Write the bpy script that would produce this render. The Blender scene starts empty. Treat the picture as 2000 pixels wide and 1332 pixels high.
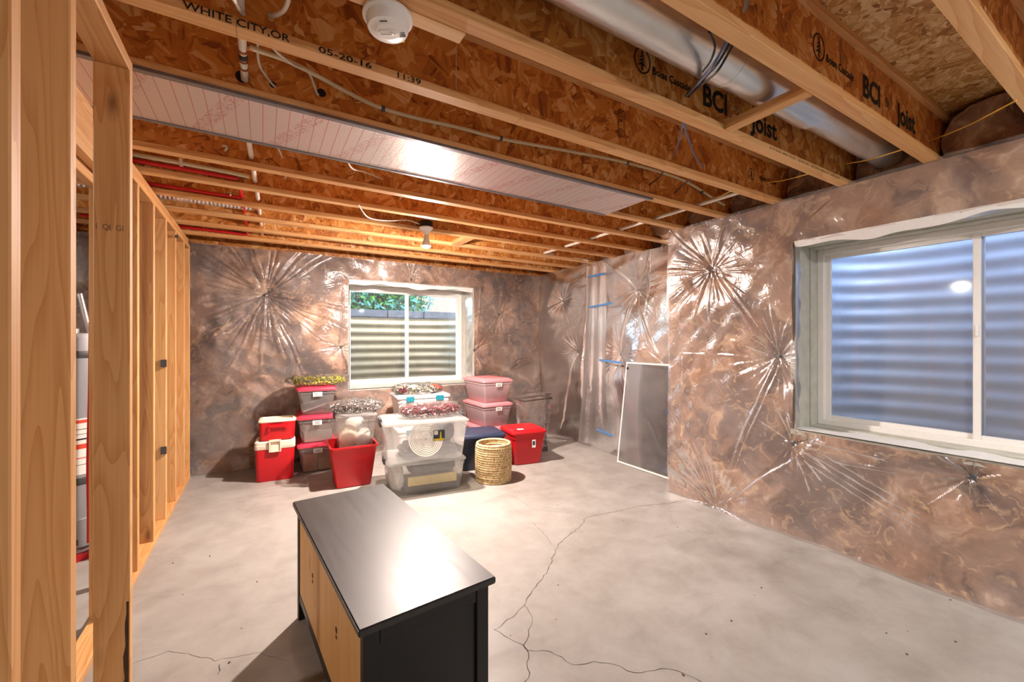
import bpy, bmesh, math, random
import numpy as np
from mathutils import Vector, Matrix
SC = bpy.context.scene
COL = SC.collection
PI = math.pi
# ------------------------------------------------------------------ camera, world, exposure
EYE = 1.352
YAW = math.atan(487 / 815)
FPX = 815.0
cam_d = bpy.data.cameras.new('camera')
cam_d.sensor_width = 36.0
cam_d.lens = FPX / 2000 * 36
cam_d.clip_start = 0.02
cam = bpy.data.objects.new('camera', cam_d)
COL.objects.link(cam)
cam.location = (0, 0, EYE)
cam.rotation_euler = (PI / 2, 0, -YAW)
SC.camera = cam
vs = SC.view_settings
vs.view_transform = 'Standard'
vs.look = 'None'
vs.gamma = 1.0
vs.use_curve_mapping = False
vs.exposure = 0.97
SC.cycles.transparent_max_bounces = 20
SC.cycles.max_bounces = 7
SC.cycles.diffuse_bounces = 4
SC.cycles.glossy_bounces = 3
SC.cycles.transmission_bounces = 4
world = bpy.data.worlds.new('sky')
SC.world = world
world.use_nodes = True
wn = world.node_tree
sky = wn.nodes.new('ShaderNodeTexSky')
sky.sky_type = 'NISHITA'
sky.sun_disc = False
sky.sun_elevation = math.radians(55)
sky.sun_rotation = math.radians(200)
sky.air_density = 1.0
sky.dust_density = 2.0
bg = wn.nodes['Background']
bg.inputs['Strength'].default_value = 1.5
wn.links.new(sky.outputs[0], bg.inputs['Color'])
BULB_W = 138.0           # radiant power of the bulb over the boxes
FILL_REAR_W = 27.0      # of each fill bulb added behind the camera
# ------------------------------------------------------------------ pixel to place
CT, ST = math.cos(YAW), math.sin(YAW)
def ray(px, py):
    a = (px - 1000) / FPX
    return (a * CT + ST, -a * ST + CT, (666 - py) / FPX)
def at(px, py, X=None, Y=None, Z=None):
    r = ray(px, py)
    if X is not None: t = X / r[0]
    elif Y is not None: t = Y / r[1]
    else: t = (Z - EYE) / r[2]
    return (r[0] * t, r[1] * t, EYE + r[2] * t)
# ------------------------------------------------------------------ node helpers
def nd(nt, kind, **kw):
    n = nt.nodes.new('ShaderNode' + kind)
    for k, v in kw.items():
        if k.startswith('_'):
            setattr(n, k[1:], v)
        else:
            key = k.replace('__', ' ')
            s = n.inputs[int(key[1:])] if key[0] == 'i' and key[1:].isdigit() else n.inputs[key]
            if isinstance(v, bpy.types.NodeSocket): nt.links.new(v, s)
            else: s.default_value = v
    return n
def srgb(h):
    c = [int(h[i:i + 2], 16) / 255 for i in (0, 2, 4)]
    return tuple(x / 12.92 if x <= .04045 else ((x + .055) / 1.055) ** 2.4 for x in c) + (1,)
def ramp(nt, fac, stops, interp='LINEAR'):
    r = nd(nt, 'ValToRGB')
    cr = r.color_ramp
    cr.interpolation = interp
    while len(cr.elements) < len(stops): cr.elements.new(.5)
    for e, (p, c) in zip(cr.elements, stops):
        e.position = p
        e.color = srgb(c) if isinstance(c, str) else (c, c, c, 1)
    nt.links.new(fac, r.inputs[0])
    return r.outputs[0]
def mixc(nt, fac, a, b, mode='MIX'):
    m = nd(nt, 'Mix', _data_type='RGBA', _blend_type=mode)
    for v, s in ((fac, m.inputs[0]), (a, m.inputs[6]), (b, m.inputs[7])):
        if isinstance(v, bpy.types.NodeSocket): nt.links.new(v, s)
        else: s.default_value = v
    return m.outputs[2]
def math_(nt, op, a, b=None, c=None):
    m = nd(nt, 'Math', _operation=op)
    for v, s in zip((a, b, c), m.inputs):
        if v is None: continue
        if isinstance(v, bpy.types.NodeSocket): nt.links.new(v, s)
        else: s.default_value = v
    return m.outputs[0]
def coords(nt, scale=(1, 1, 1), rand=True, rot=(0, 0, 0)):
    tc = nd(nt, 'TexCoord')
    v = tc.outputs['Object']
    if rand:
        oi = nd(nt, 'ObjectInfo')
        k = math_(nt, 'MULTIPLY', oi.outputs['Random'], 37.0)
        v = nd(nt, 'VectorMath', _operation='ADD', i0=v, i1=k).outputs[0]
    return nd(nt, 'Mapping', Vector=v, Scale=scale, Rotation=rot).outputs[0]
MATS = {}
def newmat(name):
    m = bpy.data.materials.new(name)
    m.use_nodes = True
    MATS[name] = m
    nt = m.node_tree
    return m, nt, nt.nodes['Principled BSDF'], nt.nodes['Material Output']
def bump(nt, b, h, strength=.3, dist=.01):
    n = nd(nt, 'Bump', Height=h, Strength=strength, Distance=dist)
    nt.links.new(n.outputs[0], b.inputs['Normal'])
def plain(name, col, rough=.5, metal=0.0, var=.06, scale=30, bmp=.05):
    m, nt, b, o = newmat(name)
    c = srgb(col)
    v = coords(nt)
    n = nd(nt, 'TexNoise', Vector=v, Scale=scale, Detail=4.0)
    d = tuple(x * (1 - 2.5 * var) for x in c[:3]) + (1,)
    l = tuple(min(1, x * (1 + 1.5 * var)) for x in c[:3]) + (1,)
    nt.links.new(mixc(nt, n.outputs[0], d, l), b.inputs['Base Color'])
    b.inputs['Roughness'].default_value = rough
    b.inputs['Metallic'].default_value = metal
    if bmp: bump(nt, b, n.outputs[0], bmp, .003)
    return m
def wood(name, axis, dark, mid, light, rough=.55, ring=9.0):
    m, nt, b, o = newmat(name)
    s = [11.0, 11.0, 11.0]
    s['xyz'.index(axis)] = .9
    v = coords(nt, s)
    warp = nd(nt, 'TexNoise', Vector=v, Scale=.7, Detail=2.0)
    vv = nd(nt, 'VectorMath', _operation='ADD', i0=v, i1=nd(nt, 'VectorMath', _operation='SCALE', i0=warp.outputs['Color'], Scale=1.5).outputs[0]).outputs[0]
    w = nd(nt, 'TexNoise', Vector=vv, Scale=1.1, Detail=0.0)
    r = math_(nt, 'FRACT', math_(nt, 'MULTIPLY', w.outputs[0], ring))
    rr = math_(nt, 'POWER', r, 2.2)
    s2 = [160.0, 160.0, 160.0]
    s2['xyz'.index(axis)] = 3.0
    fib = nd(nt, 'TexNoise', Vector=coords(nt, s2), Scale=1.0, Detail=2.0)
    big = nd(nt, 'TexNoise', Vector=v, Scale=.35, Detail=1.0)
    f = math_(nt, 'ADD', math_(nt, 'MULTIPLY', rr, .26), math_(nt, 'MULTIPLY', fib.outputs[0], .30))
    f = math_(nt, 'ADD', f, math_(nt, 'MULTIPLY', math_(nt, 'SUBTRACT', big.outputs[0], .5), .6))
    c = ramp(nt, f, [(0.05, light), (.36, mid), (.8, dark)])
    # knots
    s3 = [14.0, 14.0, 14.0]
    s3['xyz'.index(axis)] = 5.0
    k = nd(nt, 'TexVoronoi', Vector=coords(nt, s3), Scale=.45, Randomness=1.0)
    kf = ramp(nt, k.outputs['Distance'], [(.04, .8), (.09, .35), (.16, 0.0)])
    keep = math_(nt, 'GREATER_THAN', nd(nt, 'SeparateColor', Color=k.outputs['Color']).outputs[0], .55)
    c = mixc(nt, math_(nt, 'MULTIPLY', kf, keep), c, srgb('74431f'))
    nt.links.new(c, b.inputs['Base Color'])
    b.inputs['Roughness'].default_value = rough
    bump(nt, b, fib.outputs[0], .12, .003)
    return m
def osb(name, plane, stops, scale=1.0):
    """flake board: patches of long strands, each patch turned its own way"""
    m, nt, b, o = newmat(name)
    base = coords(nt)
    axis = {'xz': (0, 1, 0), 'xy': (0, 0, 1)}[plane]
    cols = []
    for i in range(2):
        off = nd(nt, 'VectorMath', _operation='ADD', i0=base, i1=(i * 3.7, i * 5.1, i * 1.9)).outputs[0]
        wob = nd(nt, 'TexNoise', Vector=off, Scale=14.0, Detail=2.0)
        off2 = nd(nt, 'VectorMath', _operation='ADD', i0=off, i1=nd(nt, 'VectorMath', _operation='SCALE', i0=wob.outputs['Color'], Scale=.05).outputs[0]).outputs[0]
        patch = nd(nt, 'TexVoronoi', Vector=off2, Scale=(13 + 8 * i) * scale, Randomness=1.0)
        pr = nd(nt, 'SeparateColor', Color=patch.outputs['Color'])
        ang = math_(nt, 'MULTIPLY', math_(nt, 'SUBTRACT', pr.outputs[0], .5), 2.6)
        rv = nd(nt, 'VectorRotate', _rotation_type='AXIS_ANGLE', Vector=off, Axis=axis, Angle=ang).outputs[0]
        sc = (75 * scale, 75 * scale, 11 * scale) if plane == 'xz' else (11 * scale, 75 * scale, 75 * scale)
        fl = nd(nt, 'TexVoronoi', Vector=nd(nt, 'Mapping', Vector=rv, Scale=sc).outputs[0], Scale=1.0, Randomness=1.0)
        st = nd(nt, 'SeparateColor', Color=fl.outputs['Color'])
        fib = nd(nt, 'TexNoise', Vector=nd(nt, 'Mapping', Vector=rv, Scale=tuple(3 * x for x in sc)).outputs[0], Scale=1.0, Detail=2.0)
        val = math_(nt, 'ADD', math_(nt, 'MULTIPLY', pr.outputs[1], .45), math_(nt, 'MULTIPLY', st.outputs[0], .38))
        val = math_(nt, 'ADD', val, math_(nt, 'MULTIPLY', fib.outputs[0], .17))
        cols.append(val)
    sel = nd(nt, 'TexNoise', Vector=base, Scale=17.0 * scale, Detail=2.0)
    f = nd(nt, 'Mix', _data_type='FLOAT', i0=math_(nt, 'GREATER_THAN', sel.outputs[0], .5), i2=cols[0], i3=cols[1]).outputs[0]
    c = ramp(nt, f, stops)
    nt.links.new(c, b.inputs['Base Color'])
    b.inputs['Roughness'].default_value = .55
    return m
WOODD, WOODM, WOODL = 'aa7238', 'c88f54', 'dcab72'
wood('stud_lumber', 'z', WOODD, WOODM, WOODL)
wood('plate_lumber', 'y', WOODD, WOODM, WOODL)
wood('flange_lumber', 'x', 'b0763e', 'd49c60', 'e4b67e', ring=6)
osb('web_osb', 'xz', [(.12, '8a4a1e'), (.35, 'c0742f'), (.6, 'd99244'), (.85, 'ecc084')], .72)
osb('deck_osb', 'xy', [(.12, '8a5828'), (.35, 'bf8a48'), (.6, 'dcb478'), (.85, 'f0d6a4')])
def m_concrete():
    m, nt, b, o = newmat('concrete')
    v = coords(nt, rand=False)
    n1 = nd(nt, 'TexNoise', Vector=v, Scale=1.1, Detail=6.0, Roughness=.55, Distortion=.2)
    n2 = nd(nt, 'TexNoise', Vector=v, Scale=4.2, Detail=8.0, Roughness=.6, Distortion=.25)
    n3 = nd(nt, 'TexNoise', Vector=v, Scale=160.0, Detail=2.0)
    c = ramp(nt, n1.outputs[0], [(.3, '7f7871'), (.48, '94908a'), (.62, '9f9b96'), (.75, 'a8a6a3')])
    c2 = ramp(nt, n2.outputs[0], [(.3, '817a73'), (.5, '99948e'), (.7, 'a8a5a1')])
    c = mixc(nt, .5, c, c2)
    sp = ramp(nt, n3.outputs[0], [(.28, .72), (.36, 1.0)])
    c = mixc(nt, 1.0, c, sp, 'MULTIPLY')
    # trowel smears
    n4 = nd(nt, 'TexNoise', Vector=nd(nt, 'Mapping', Vector=v, Scale=(1.2, 4.0, 1), Rotation=(0, 0, .6)).outputs[0], Scale=1.1, Detail=5.0, Distortion=.6)
    sm = ramp(nt, n4.outputs[0], [(.60, 0.0), (.68, .4), (.76, 0.1)])
    c = mixc(nt, sm, c, srgb('7d7a76'))
    nt.links.new(c, b.inputs['Base Color'])
    nt.links.new(ramp(nt, n2.outputs[0], [(.3, .62), (.7, .38)]), b.inputs['Roughness'])
    bump(nt, b, n2.outputs[0], .12, .01)
m_concrete()
def m_insul():
    m, nt, b, o = newmat('brown_fibreglass')
    v = coords(nt, rand=False)
    warp = nd(nt, 'TexNoise', Vector=v, Scale=3.2, Detail=4.0)
    vv = nd(nt, 'VectorMath', _operation='ADD', i0=v, i1=nd(nt, 'VectorMath', _operation='SCALE', i0=warp.outputs['Color'], Scale=.55).outputs[0]).outputs[0]
    n1 = nd(nt, 'TexNoise', Vector=vv, Scale=3.4, Detail=6.0, Roughness=.55, Distortion=1.0)
    n2 = nd(nt, 'TexNoise', Vector=vv, Scale=1.7, Detail=3.0)
    n3 = nd(nt, 'TexNoise', Vector=vv, Scale=9.0, Detail=5.0, Distortion=1.5)
    c = ramp(nt, n1.outputs[0], [(.32, '5c473d'), (.45, '957560'), (.57, 'ae8c74'), (.7, 'd8c2aa')])
    c = mixc(nt, ramp(nt, n2.outputs[0], [(.38, .75), (.5, 0.0)]), c, srgb('665450'))
    c = mixc(nt, ramp(nt, n3.outputs[0], [(.55, 0.0), (.72, .7)]), c, srgb('e2c49a'))
    nt.links.new(c, b.inputs['Base Color'])
    b.inputs['Roughness'].default_value = .95
    bump(nt, b, nd(nt, 'TexNoise', Vector=v, Scale=12.0, Detail=2.0).outputs[0], .5, .02)
m_insul()
def film(name, tint, milky, rough, gloss=1.0, body=(.88, .87, .86, 1)):
    m, nt, b, o = newmat(name)
    nt.nodes.remove(b)
    tr = nd(nt, 'BsdfTransparent', Color=srgb(tint))
    df = nd(nt, 'BsdfDiffuse', Color=body)
    tl = nd(nt, 'BsdfTranslucent', Color=body)
    m0 = nd(nt, 'MixShader', i0=.4, i1=df.outputs[0], i2=tl.outputs[0])
    if name.startswith('poly') or name == 'milky_film':
        v = coords(nt, rand=False)
        n = nd(nt, 'TexNoise', Vector=v, Scale=3.0, Detail=1.0)
        mk = math_(nt, 'MULTIPLY', ramp(nt, n.outputs[0], [(.3, .45), (.7, 1.5)]), milky)
        nz = nd(nt, 'TexNoise', Vector=v, Scale=22.0, Detail=1.5, Distortion=1.0)
        bp = nd(nt, 'Bump', Height=nz.outputs[0], Strength=.35, Distance=.01).outputs[0]
    else:
        mk = milky
        bp = nd(nt, 'NewGeometry').outputs['Normal']
    m1 = nd(nt, 'MixShader', i0=mk, i1=tr.outputs[0], i2=m0.outputs[0])
    gl = nd(nt, 'BsdfGlossy', Roughness=rough, Normal=bp)
    fr = nd(nt, 'Fresnel', IOR=1.5, Normal=bp)
    f = math_(nt, 'MULTIPLY', math_(nt, 'ADD', fr.outputs[0], .03), gloss)
    m2 = nd(nt, 'MixShader', i0=f, i1=m1.outputs[0], i2=gl.outputs[0])
    nt.links.new(m2.outputs[0], o.inputs['Surface'])
    return m
film('poly_film', 'faf6f4', .16, .27, .75)
film('poly_film_bright', 'faf4f2', .46, .28, .9)  # milkier copy of the film, raised to brighten the dark far corner
film('misted_glass', 'f0f6fb', .24, .06, 1.0)
film('milky_film', 'f8f6f4', .8, .3, .8)
plain('white_poly', 'f0f0ee', .45, var=.03)
film('crisp_film', 'fbfafa', .07, .1, 1.6)
film('bag_film', 'fefdfc', .05, .14, .75)
film('window_glass', 'f3f8fb', .025, .02, 1.0)
film('clear_plastic', 'fbfbf9', .25, .18, .8)
film('pink_plastic', 'fde4e4', .6, .2, .8, (.98, .78, .80, 1))
film('screen_mesh', 'b4b4b4', .04, .5, .25)
plain('white_vinyl', 'eeece8', .35, var=.02)
plain('buck_paint', 'c9c9be', .6, var=.12, scale=14)
plain('ochre_foam', 'a8823c', .9, var=.2, scale=60)
plain('galvanised', 'dcdede', .27, .88, var=.06, scale=9)
plain('foil_edge', '8c8c90', .4, .85, var=.15, scale=25)
plain('well_steel_sky_tint', '8398b4', .55, .25, var=.12, scale=6)  # cold sky light put into the colour of galvanised steel
plain('well_steel_sun_tint', '9f9272', .5, .15, var=.1, scale=6)  # warm sunlight put into the colour of galvanised steel
plain('white_plastic', 'efeeec', .35, var=.02)
plain('cream_plastic', 'ead9c4', .45, var=.03)
plain('red_plastic', 'c4101c', .38, var=.05)
plain('red_pex', 'c8141c', .4, var=.05)
plain('red_lid', 'd8324a', .4, var=.05)
plain('pink_lid', 'e88a90', .35, var=.05)
plain('navy_plastic', '28324a', .4, var=.08)
plain('teal_plastic', '1c7a8c', .4, var=.05)
plain('grey_plastic', '4a4c50', .45, var=.05)
plain('black_plastic', '1a1a1c', .5, var=.08)
plain('dark_paint', '0d0c0c', .42, var=.1)
plain('pipe_cream', 'd9cfae', .42, var=.05)
plain('pipe_white', 'e6e0d2', .42, var=.04)
plain('cable_white', 'dcd6c8', .5, var=.05)
plain('cable_black', '17181c', .4, var=.1)
plain('cable_blue', '5b6486', .4, var=.1)
plain('wire_yellow', 'd2a02c', .45, var=.1)
plain('copper', 'b8703e', .35, .9, var=.1)
plain('ink_black', '1b1714', .8, var=.2, scale=120)
plain('tape_blue', '4f86c0', .6, var=.1)
plain('heater_grey', '8a8c90', .4, var=.03)
plain('band_dark', '3c3e42', .5, var=.05)
plain('label_white', 'e6e4de', .6, var=.03)
plain('label_yellow', 'e8cc2a', .6, var=.04)
plain('label_red', 'd2442c', .6, var=.04)
plain('label_dark', '2c3a46', .5, var=.3, scale=60)
plain('cardboard', 'c8a060', .8, var=.08)
plain('paper_white', 'd9d4cc', .8, var=.05)
plain('fabric_grey', '606268', .9, var=.2, scale=50)
plain('fabric_tan', 'd08a54', .9, var=.2, scale=40)
plain('pillow_white', 'e4e6e2', .9, var=.05)
plain('board_yellow', 'dcc878', .7, var=.08)
plain('crack_dark', '4a423b', .95, var=.2, scale=80)
plain('dirt', '6b5c4c', .95, var=.2)
plain('nail_steel', '6c6e70', .4, .8)
plain('coping_stone', '4c4f54', .8, var=.25, scale=18)
plain('siding', '6e6658', .8, var=.03)
plain('soil', '8a7a62', .95, var=.2)
plain('leaf_green', '3c7426', .6, var=.35, scale=5)
plain('leaf_teal', '2f6a5c', .6, var=.3, scale=5)
plain('leaf_yellow', 'd8c838', .7, var=.4, scale=25)
plain('leaf_brown', '564640', .8, var=.4, scale=40)
plain('leaf_silver', 'd6d0cc', .6, var=.2, scale=40)
plain('leaf_olive', '66702c', .7, var=.3, scale=30)
plain('berry_dark', '701826', .35, var=.2)
plain('flower_orange', 'd2542c', .6, var=.2)
plain('bark', '4c3a2c', .9, var=.2)
def m_emit(name, col, strength):
    m, nt, b, o = newmat(name)
    nt.nodes.remove(b)
    e = nd(nt, 'Emission', Color=col, Strength=strength)
    nt.links.new(e.outputs[0], o.inputs['Surface'])
BULB_AREA = 1.35 * PI * .036 ** 2
m_emit('bulb_glow', (1.0, .83, .74, 1), BULB_W / (PI * BULB_AREA))
m_emit('fill_glow_utility', (1.0, .90, .80, 1), 16.0 / (PI * BULB_AREA))  # for the fill bulb added in the utility area
m_emit('fill_glow_rear', (1.0, .97, .94, 1), FILL_REAR_W / (PI * BULB_AREA))
def m_foil():
    m, nt, b, o = newmat('printed_foil')
    tc = nd(nt, 'TexCoord').outputs['Object']
    sx = nd(nt, 'SeparateXYZ', Vector=tc)
    x, y = sx.outputs[0], sx.outputs[1]
    fr = math_(nt, 'FRACT', math_(nt, 'MULTIPLY', x, 1 / .05))
    line = math_(nt, 'LESS_THAN', fr, .05)
    # rows of small printed lettering, slanting
    row = math_(nt, 'FRACT', math_(nt, 'ADD', math_(nt, 'MULTIPLY', x, 1 / .3), math_(nt, 'MULTIPLY', y, 1.4)))
    inrow = math_(nt, 'LESS_THAN', math_(nt, 'ABSOLUTE', math_(nt, 'SUBTRACT', row, .5)), .11)
    nz = nd(nt, 'TexNoise', Vector=nd(nt, 'Mapping', Vector=tc, Scale=(90, 160, 1), Rotation=(0, 0, .5)).outputs[0], Scale=1.0, Detail=1.0)
    let = math_(nt, 'MULTIPLY', inrow, math_(nt, 'GREATER_THAN', nz.outputs[0], .56))
    ink = math_(nt, 'MULTIPLY', math_(nt, 'MAXIMUM', line, math_(nt, 'MULTIPLY', let, .7)), .75)
    c = mixc(nt, ink, srgb('d8cdc8'), srgb('b4404a'))
    nt.links.new(c, b.inputs['Base Color'])
    b.inputs['Metallic'].default_value = .8
    b.inputs['Roughness'].default_value = .42
    cr = nd(nt, 'TexNoise', Vector=nd(nt, 'Mapping', Vector=tc, Scale=(60, 200, 1)).outputs[0], Scale=1.0, Detail=3.0)
    wv = nd(nt, 'TexNoise', Vector=tc, Scale=6.0, Detail=2.0)
    bump(nt, b, math_(nt, 'ADD', cr.outputs[0], wv.outputs[0]), .35, .006)
m_foil()
def m_dresser_top():
    m, nt, b, o = newmat('black_brown_top')
    v = coords(nt, (40, 2.2, 40), rand=False)
    g = nd(nt, 'TexNoise', Vector=v, Scale=1.0, Detail=5.0)
    v2 = coords(nt, (260, 34, 1), rand=False, rot=(0, 0, .35))
    s = nd(nt, 'TexNoise', Vector=v2, Scale=.8, Detail=6.0, Roughness=.8)
    scr = ramp(nt, s.outputs[0], [(.74, 0.0), (.77, .5)])
    c = mixc(nt, g.outputs[0], srgb('1d1b1b'), srgb('3a3736'))
    c = mixc(nt, scr, c, srgb('9a9792'))
    nt.links.new(c, b.inputs['Base Color'])
    nt.links.new(ramp(nt, g.outputs[0], [(.3, .38), (.7, .45)]), b.inputs['Roughness'])
    b.inputs['Specular IOR Level'].default_value = .5
    bump(nt, b, g.outputs[0], .025, .002)
m_dresser_top()
wood('tan_backboard', 'z', 'c0904c', 'd2a461', 'dcb273', ring=2)
def m_basket():
    m, nt, b, o = newmat('woven_straw')
    tc = nd(nt, 'TexCoord').outputs['Object']
    n = nd(nt, 'TexNoise', Vector=nd(nt, 'Mapping', Vector=tc, Scale=(60, 60, 25)).outputs[0], Scale=1.0, Detail=3.0)
    c = ramp(nt, n.outputs[0], [(.3, '9a7a4c'), (.45, 'c8aa78'), (.65, 'dcc59c')])
    nt.links.new(c, b.inputs['Base Color'])
    b.inputs['Roughness'].default_value = .8
    bump(nt, b, n.outputs[0], .6, .006)
m_basket()
# ------------------------------------------------------------------ mesh helpers
class MB:
    def __init__(self): self.v, self.f = [], []
    def add(self, v, f):
        k = len(self.v)
        self.v += [tuple(p) for p in v]
        self.f += [tuple(i + k for i in q) for q in f]
        return self
    def box(self, x0, x1, y0, y1, z0, z1):
        v = [(x, y, z) for x in (x0, x1) for y in (y0, y1) for z in (z0, z1)]
        return self.add(v, [(0, 1, 3, 2), (4, 6, 7, 5), (0, 4, 5, 1), (2, 3, 7, 6), (0, 2, 6, 4), (1, 5, 7, 3)])
    def loft(self, rings, cap0=True, cap1=True, closed=False):
        n = len(rings[0])
        v = [p for r in rings for p in r]
        f = []
        m = len(rings)
        for i in range(m if closed else m - 1):
            a, b = i * n, ((i + 1) % m) * n
            f += [(a + j, a + (j + 1) % n, b + (j + 1) % n, b + j) for j in range(n)]
        if not closed:
            if cap0: f.append(tuple(range(n - 1, -1, -1)))
            if cap1: f.append(tuple((m - 1) * n + j for j in range(n)))
        return self.add(v, f)
    def lathe(self, prof, n=24, c=(0, 0, 0), cap0=True, cap1=True):
        rings = [[(c[0] + r * math.cos(2 * PI * j / n), c[1] + r * math.sin(2 * PI * j / n), c[2] + z) for j in range(n)] for r, z in prof]
        return self.loft(rings, cap0, cap1)
    def tube(self, pts, r, n=8, cap=True):
        pts = [Vector(p) for p in pts]
        rings = []
        up = Vector((0.13, 0.21, 1)).normalized()
        for i, p in enumerate(pts):
            t = (pts[min(i + 1, len(pts) - 1)] - pts[max(i - 1, 0)]).normalized()
            a = t.cross(up)
            if a.length < .05: a = t.cross(Vector((1, 0, 0)))
            a.normalize()
            b = t.cross(a)
            rr = r[i] if isinstance(r, (list, tuple)) else r
            rings.append([tuple(p + a * (rr * math.cos(2 * PI * j / n)) + b * (rr * math.sin(2 * PI * j / n))) for j in range(n)])
        return self.loft(rings, cap, cap)
    def torus(self, R, r, n=28, m=8, c=(0, 0, 0)):
        rings = []
        for i in range(n):
            a = 2 * PI * i / n
            rings.append([(c[0] + (R + r * math.cos(2 * PI * j / m)) * math.cos(a), c[1] + (R + r * math.cos(2 * PI * j / m)) * math.sin(a), c[2] + r * math.sin(2 * PI * j / m)) for j in range(m)])
        return self.loft(rings, closed=True)
    def ball(self, c, r, n=8, m=6, s=(1, 1, 1)):
        rings = []
        for i in range(1, m):
            t = PI * i / m
            rings.append([(c[0] + s[0] * r * math.sin(t) * math.cos(2 * PI * j / n), c[1] + s[1] * r * math.sin(t) * math.sin(2 * PI * j / n), c[2] - s[2] * r * math.cos(t)) for j in range(n)])
        return self.loft(rings)
def smooth_path(pts, k=6):
    P = [Vector(p) for p in pts]
    out = []
    for i in range(len(P) - 1):
        a, b, c, d = P[max(i - 1, 0)], P[i], P[i + 1], P[min(i + 2, len(P) - 1)]
        for j in range(k):
            t = j / k
            out.append(.5 * ((2 * b) + (c - a) * t + (2 * a - 5 * b + 4 * c - d) * t * t + (3 * b - a - 3 * c + d) * t ** 3))
    out.append(P[-1])
    return out
def mesh(mb, mat, bevel=0, smooth=False):
    me = bpy.data.meshes.new('mesh')
    me.from_pydata(mb.v, [], mb.f)
    if bevel:
        bm = bmesh.new()
        bm.from_mesh(me)
        bmesh.ops.recalc_face_normals(bm, faces=bm.faces)
        es = [e for e in bm.edges if len(e.link_faces) == 2 and e.calc_face_angle(0) > .6]
        bmesh.ops.bevel(bm, geom=es, offset=bevel, segments=1 if bevel < .004 else 2, affect='EDGES', clamp_overlap=True)
        bm.to_mesh(me)
        bm.free()
    else:
        bm = bmesh.new()
        bm.from_mesh(me)
        bmesh.ops.recalc_face_normals(bm, faces=bm.faces)
        bm.to_mesh(me)
        bm.free()
    if smooth:
        me.polygons.foreach_set('use_smooth', [True] * len(me.polygons))
        try: me.set_sharp_from_angle(angle=math.radians(50))
        except Exception: pass
    me.materials.append(MATS[mat])
    return me
def put(name, me, parent=None, loc=None, rot=None, kind=None):
    o = bpy.data.objects.new(name, me)
    COL.objects.link(o)
    if parent: o.parent = parent
    if loc: o.location = loc
    if rot: o.rotation_euler = rot
    if kind: o['kind'] = kind
    return o
def part(name, mb, mat, parent, bevel=0, smooth=False, loc=None, rot=None, kind=None):
    return put(name, mesh(mb, mat, bevel, smooth), parent, loc, rot, kind)
def empty(name, loc=(0, 0, 0), rz=0):
    o = bpy.data.objects.new(name, None)
    o.empty_display_size = .05
    COL.objects.link(o)
    o.location = loc
    o.rotation_euler = (0, 0, rz)
    return o
def tag(o, label, cat, group=None):
    o['label'] = label
    o['category'] = cat
    if group: o['group'] = group
    return o
def struct(o, label=None):
    o['kind'] = 'structure'
    if label: o['label'] = label
    return o
def thing(name, label, cat, loc=(0, 0, 0), rz=0, group=None):
    return tag(empty(name, loc, rz), label, cat, group)
def copy_tree(o, parent=None):
    c = o.copy()
    COL.objects.link(c)
    c.parent = parent
    for ch in list(o.children): copy_tree(ch, c)
    return c
def text_mesh(s, size, mat, stretch=1.0, bold=0.0):
    cu = bpy.data.curves.new('lettering', 'FONT')
    cu.body = s
    cu.size = size
    cu.offset = bold
    cu.resolution_u = 3
    cu.align_x = 'LEFT'
    ob = bpy.data.objects.new('lettering', cu)
    COL.objects.link(ob)
    bpy.context.view_layer.update()
    dg = bpy.context.evaluated_depsgraph_get()
    me = bpy.data.meshes.new_from_object(ob.evaluated_get(dg))
    bpy.data.objects.remove(ob)
    me.transform(Matrix.Diagonal((stretch, 1, 1, 1)))
    me.materials.clear()
    me.materials.append(MATS[mat])
    return me
# ------------------------------------------------------------------ the shell
XW, XR, YB, YJ = 3.17, 3.62, 5.25, 2.515     # film planes: wall by the camera, recessed wall, far wall; corner of the jog
ZC, ZD = 2.34, 2.642                          # underside of joists, underside of the deck
W1 = (-.13, 1.477, .74, 2.02)                 # window in the right wall (Y0, Y1, Z0, Z1)
W2 = (.88, 2.50, .775, 2.06)                  # window in the far wall (X0, X1, Z0, Z1)
FY0 = -2.6
o = part('floor', MB().box(-3.3, 4.0, FY0 - .2, 5.7, -.12, 0), 'concrete', None)
struct(o, 'cracked bare concrete basement floor slab')
def holed(mb, plane, t0, t1, u0, u1, v0, v1, hole):
    a, b, c, d = hole[0] - .043, hole[1] + .043, hole[2] - .043, hole[3] + .043
    for (p, q, r, s) in ((u0, a, v0, v1), (b, u1, v0, v1), (a, b, v0, c), (a, b, d, v1)):
        if plane == 'x': mb.box(t0, t1, p, q, r, s)
        else: mb.box(p, q, t0, t1, r, s)
    return mb
wr = part('wall_right', holed(MB(), 'x', 3.29, 3.53, FY0, YJ - .1, 0, 2.302, W1), 'concrete', None)
struct(wr, 'poured foundation wall behind insulation with a wide window')
wrr = part('wall_right_recess', MB().box(3.74, 3.98, YJ - .1, 5.62, 0, 2.302).box(3.53, 3.74, YJ - .34, YJ - .1, 0, 2.302), 'concrete', None)
struct(wrr, 'recessed foundation wall behind sagging plastic')
wb = part('wall_back', holed(MB(), 'y', 5.37, 5.61, -3.3, 3.74, 0, 2.302, W2), 'concrete', None)
struct(wb, 'far foundation wall behind insulation with a slider window')
struct(part('wall_far_left', MB().box(-3.3, -3.1, FY0, 5.37, 0, 2.66), 'concrete', None))
struct(part('wall_rear', MB().box(-3.3, 3.53, FY0 - .2, FY0, 0, 2.66), 'concrete', None))
ceil = struct(part('ceiling', MB().box(-3.3, 3.98, FY0 - .2, 5.62, ZD, ZD + .02), 'deck_osb', None), 'flake board subfloor over engineered I-joists')
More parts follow.
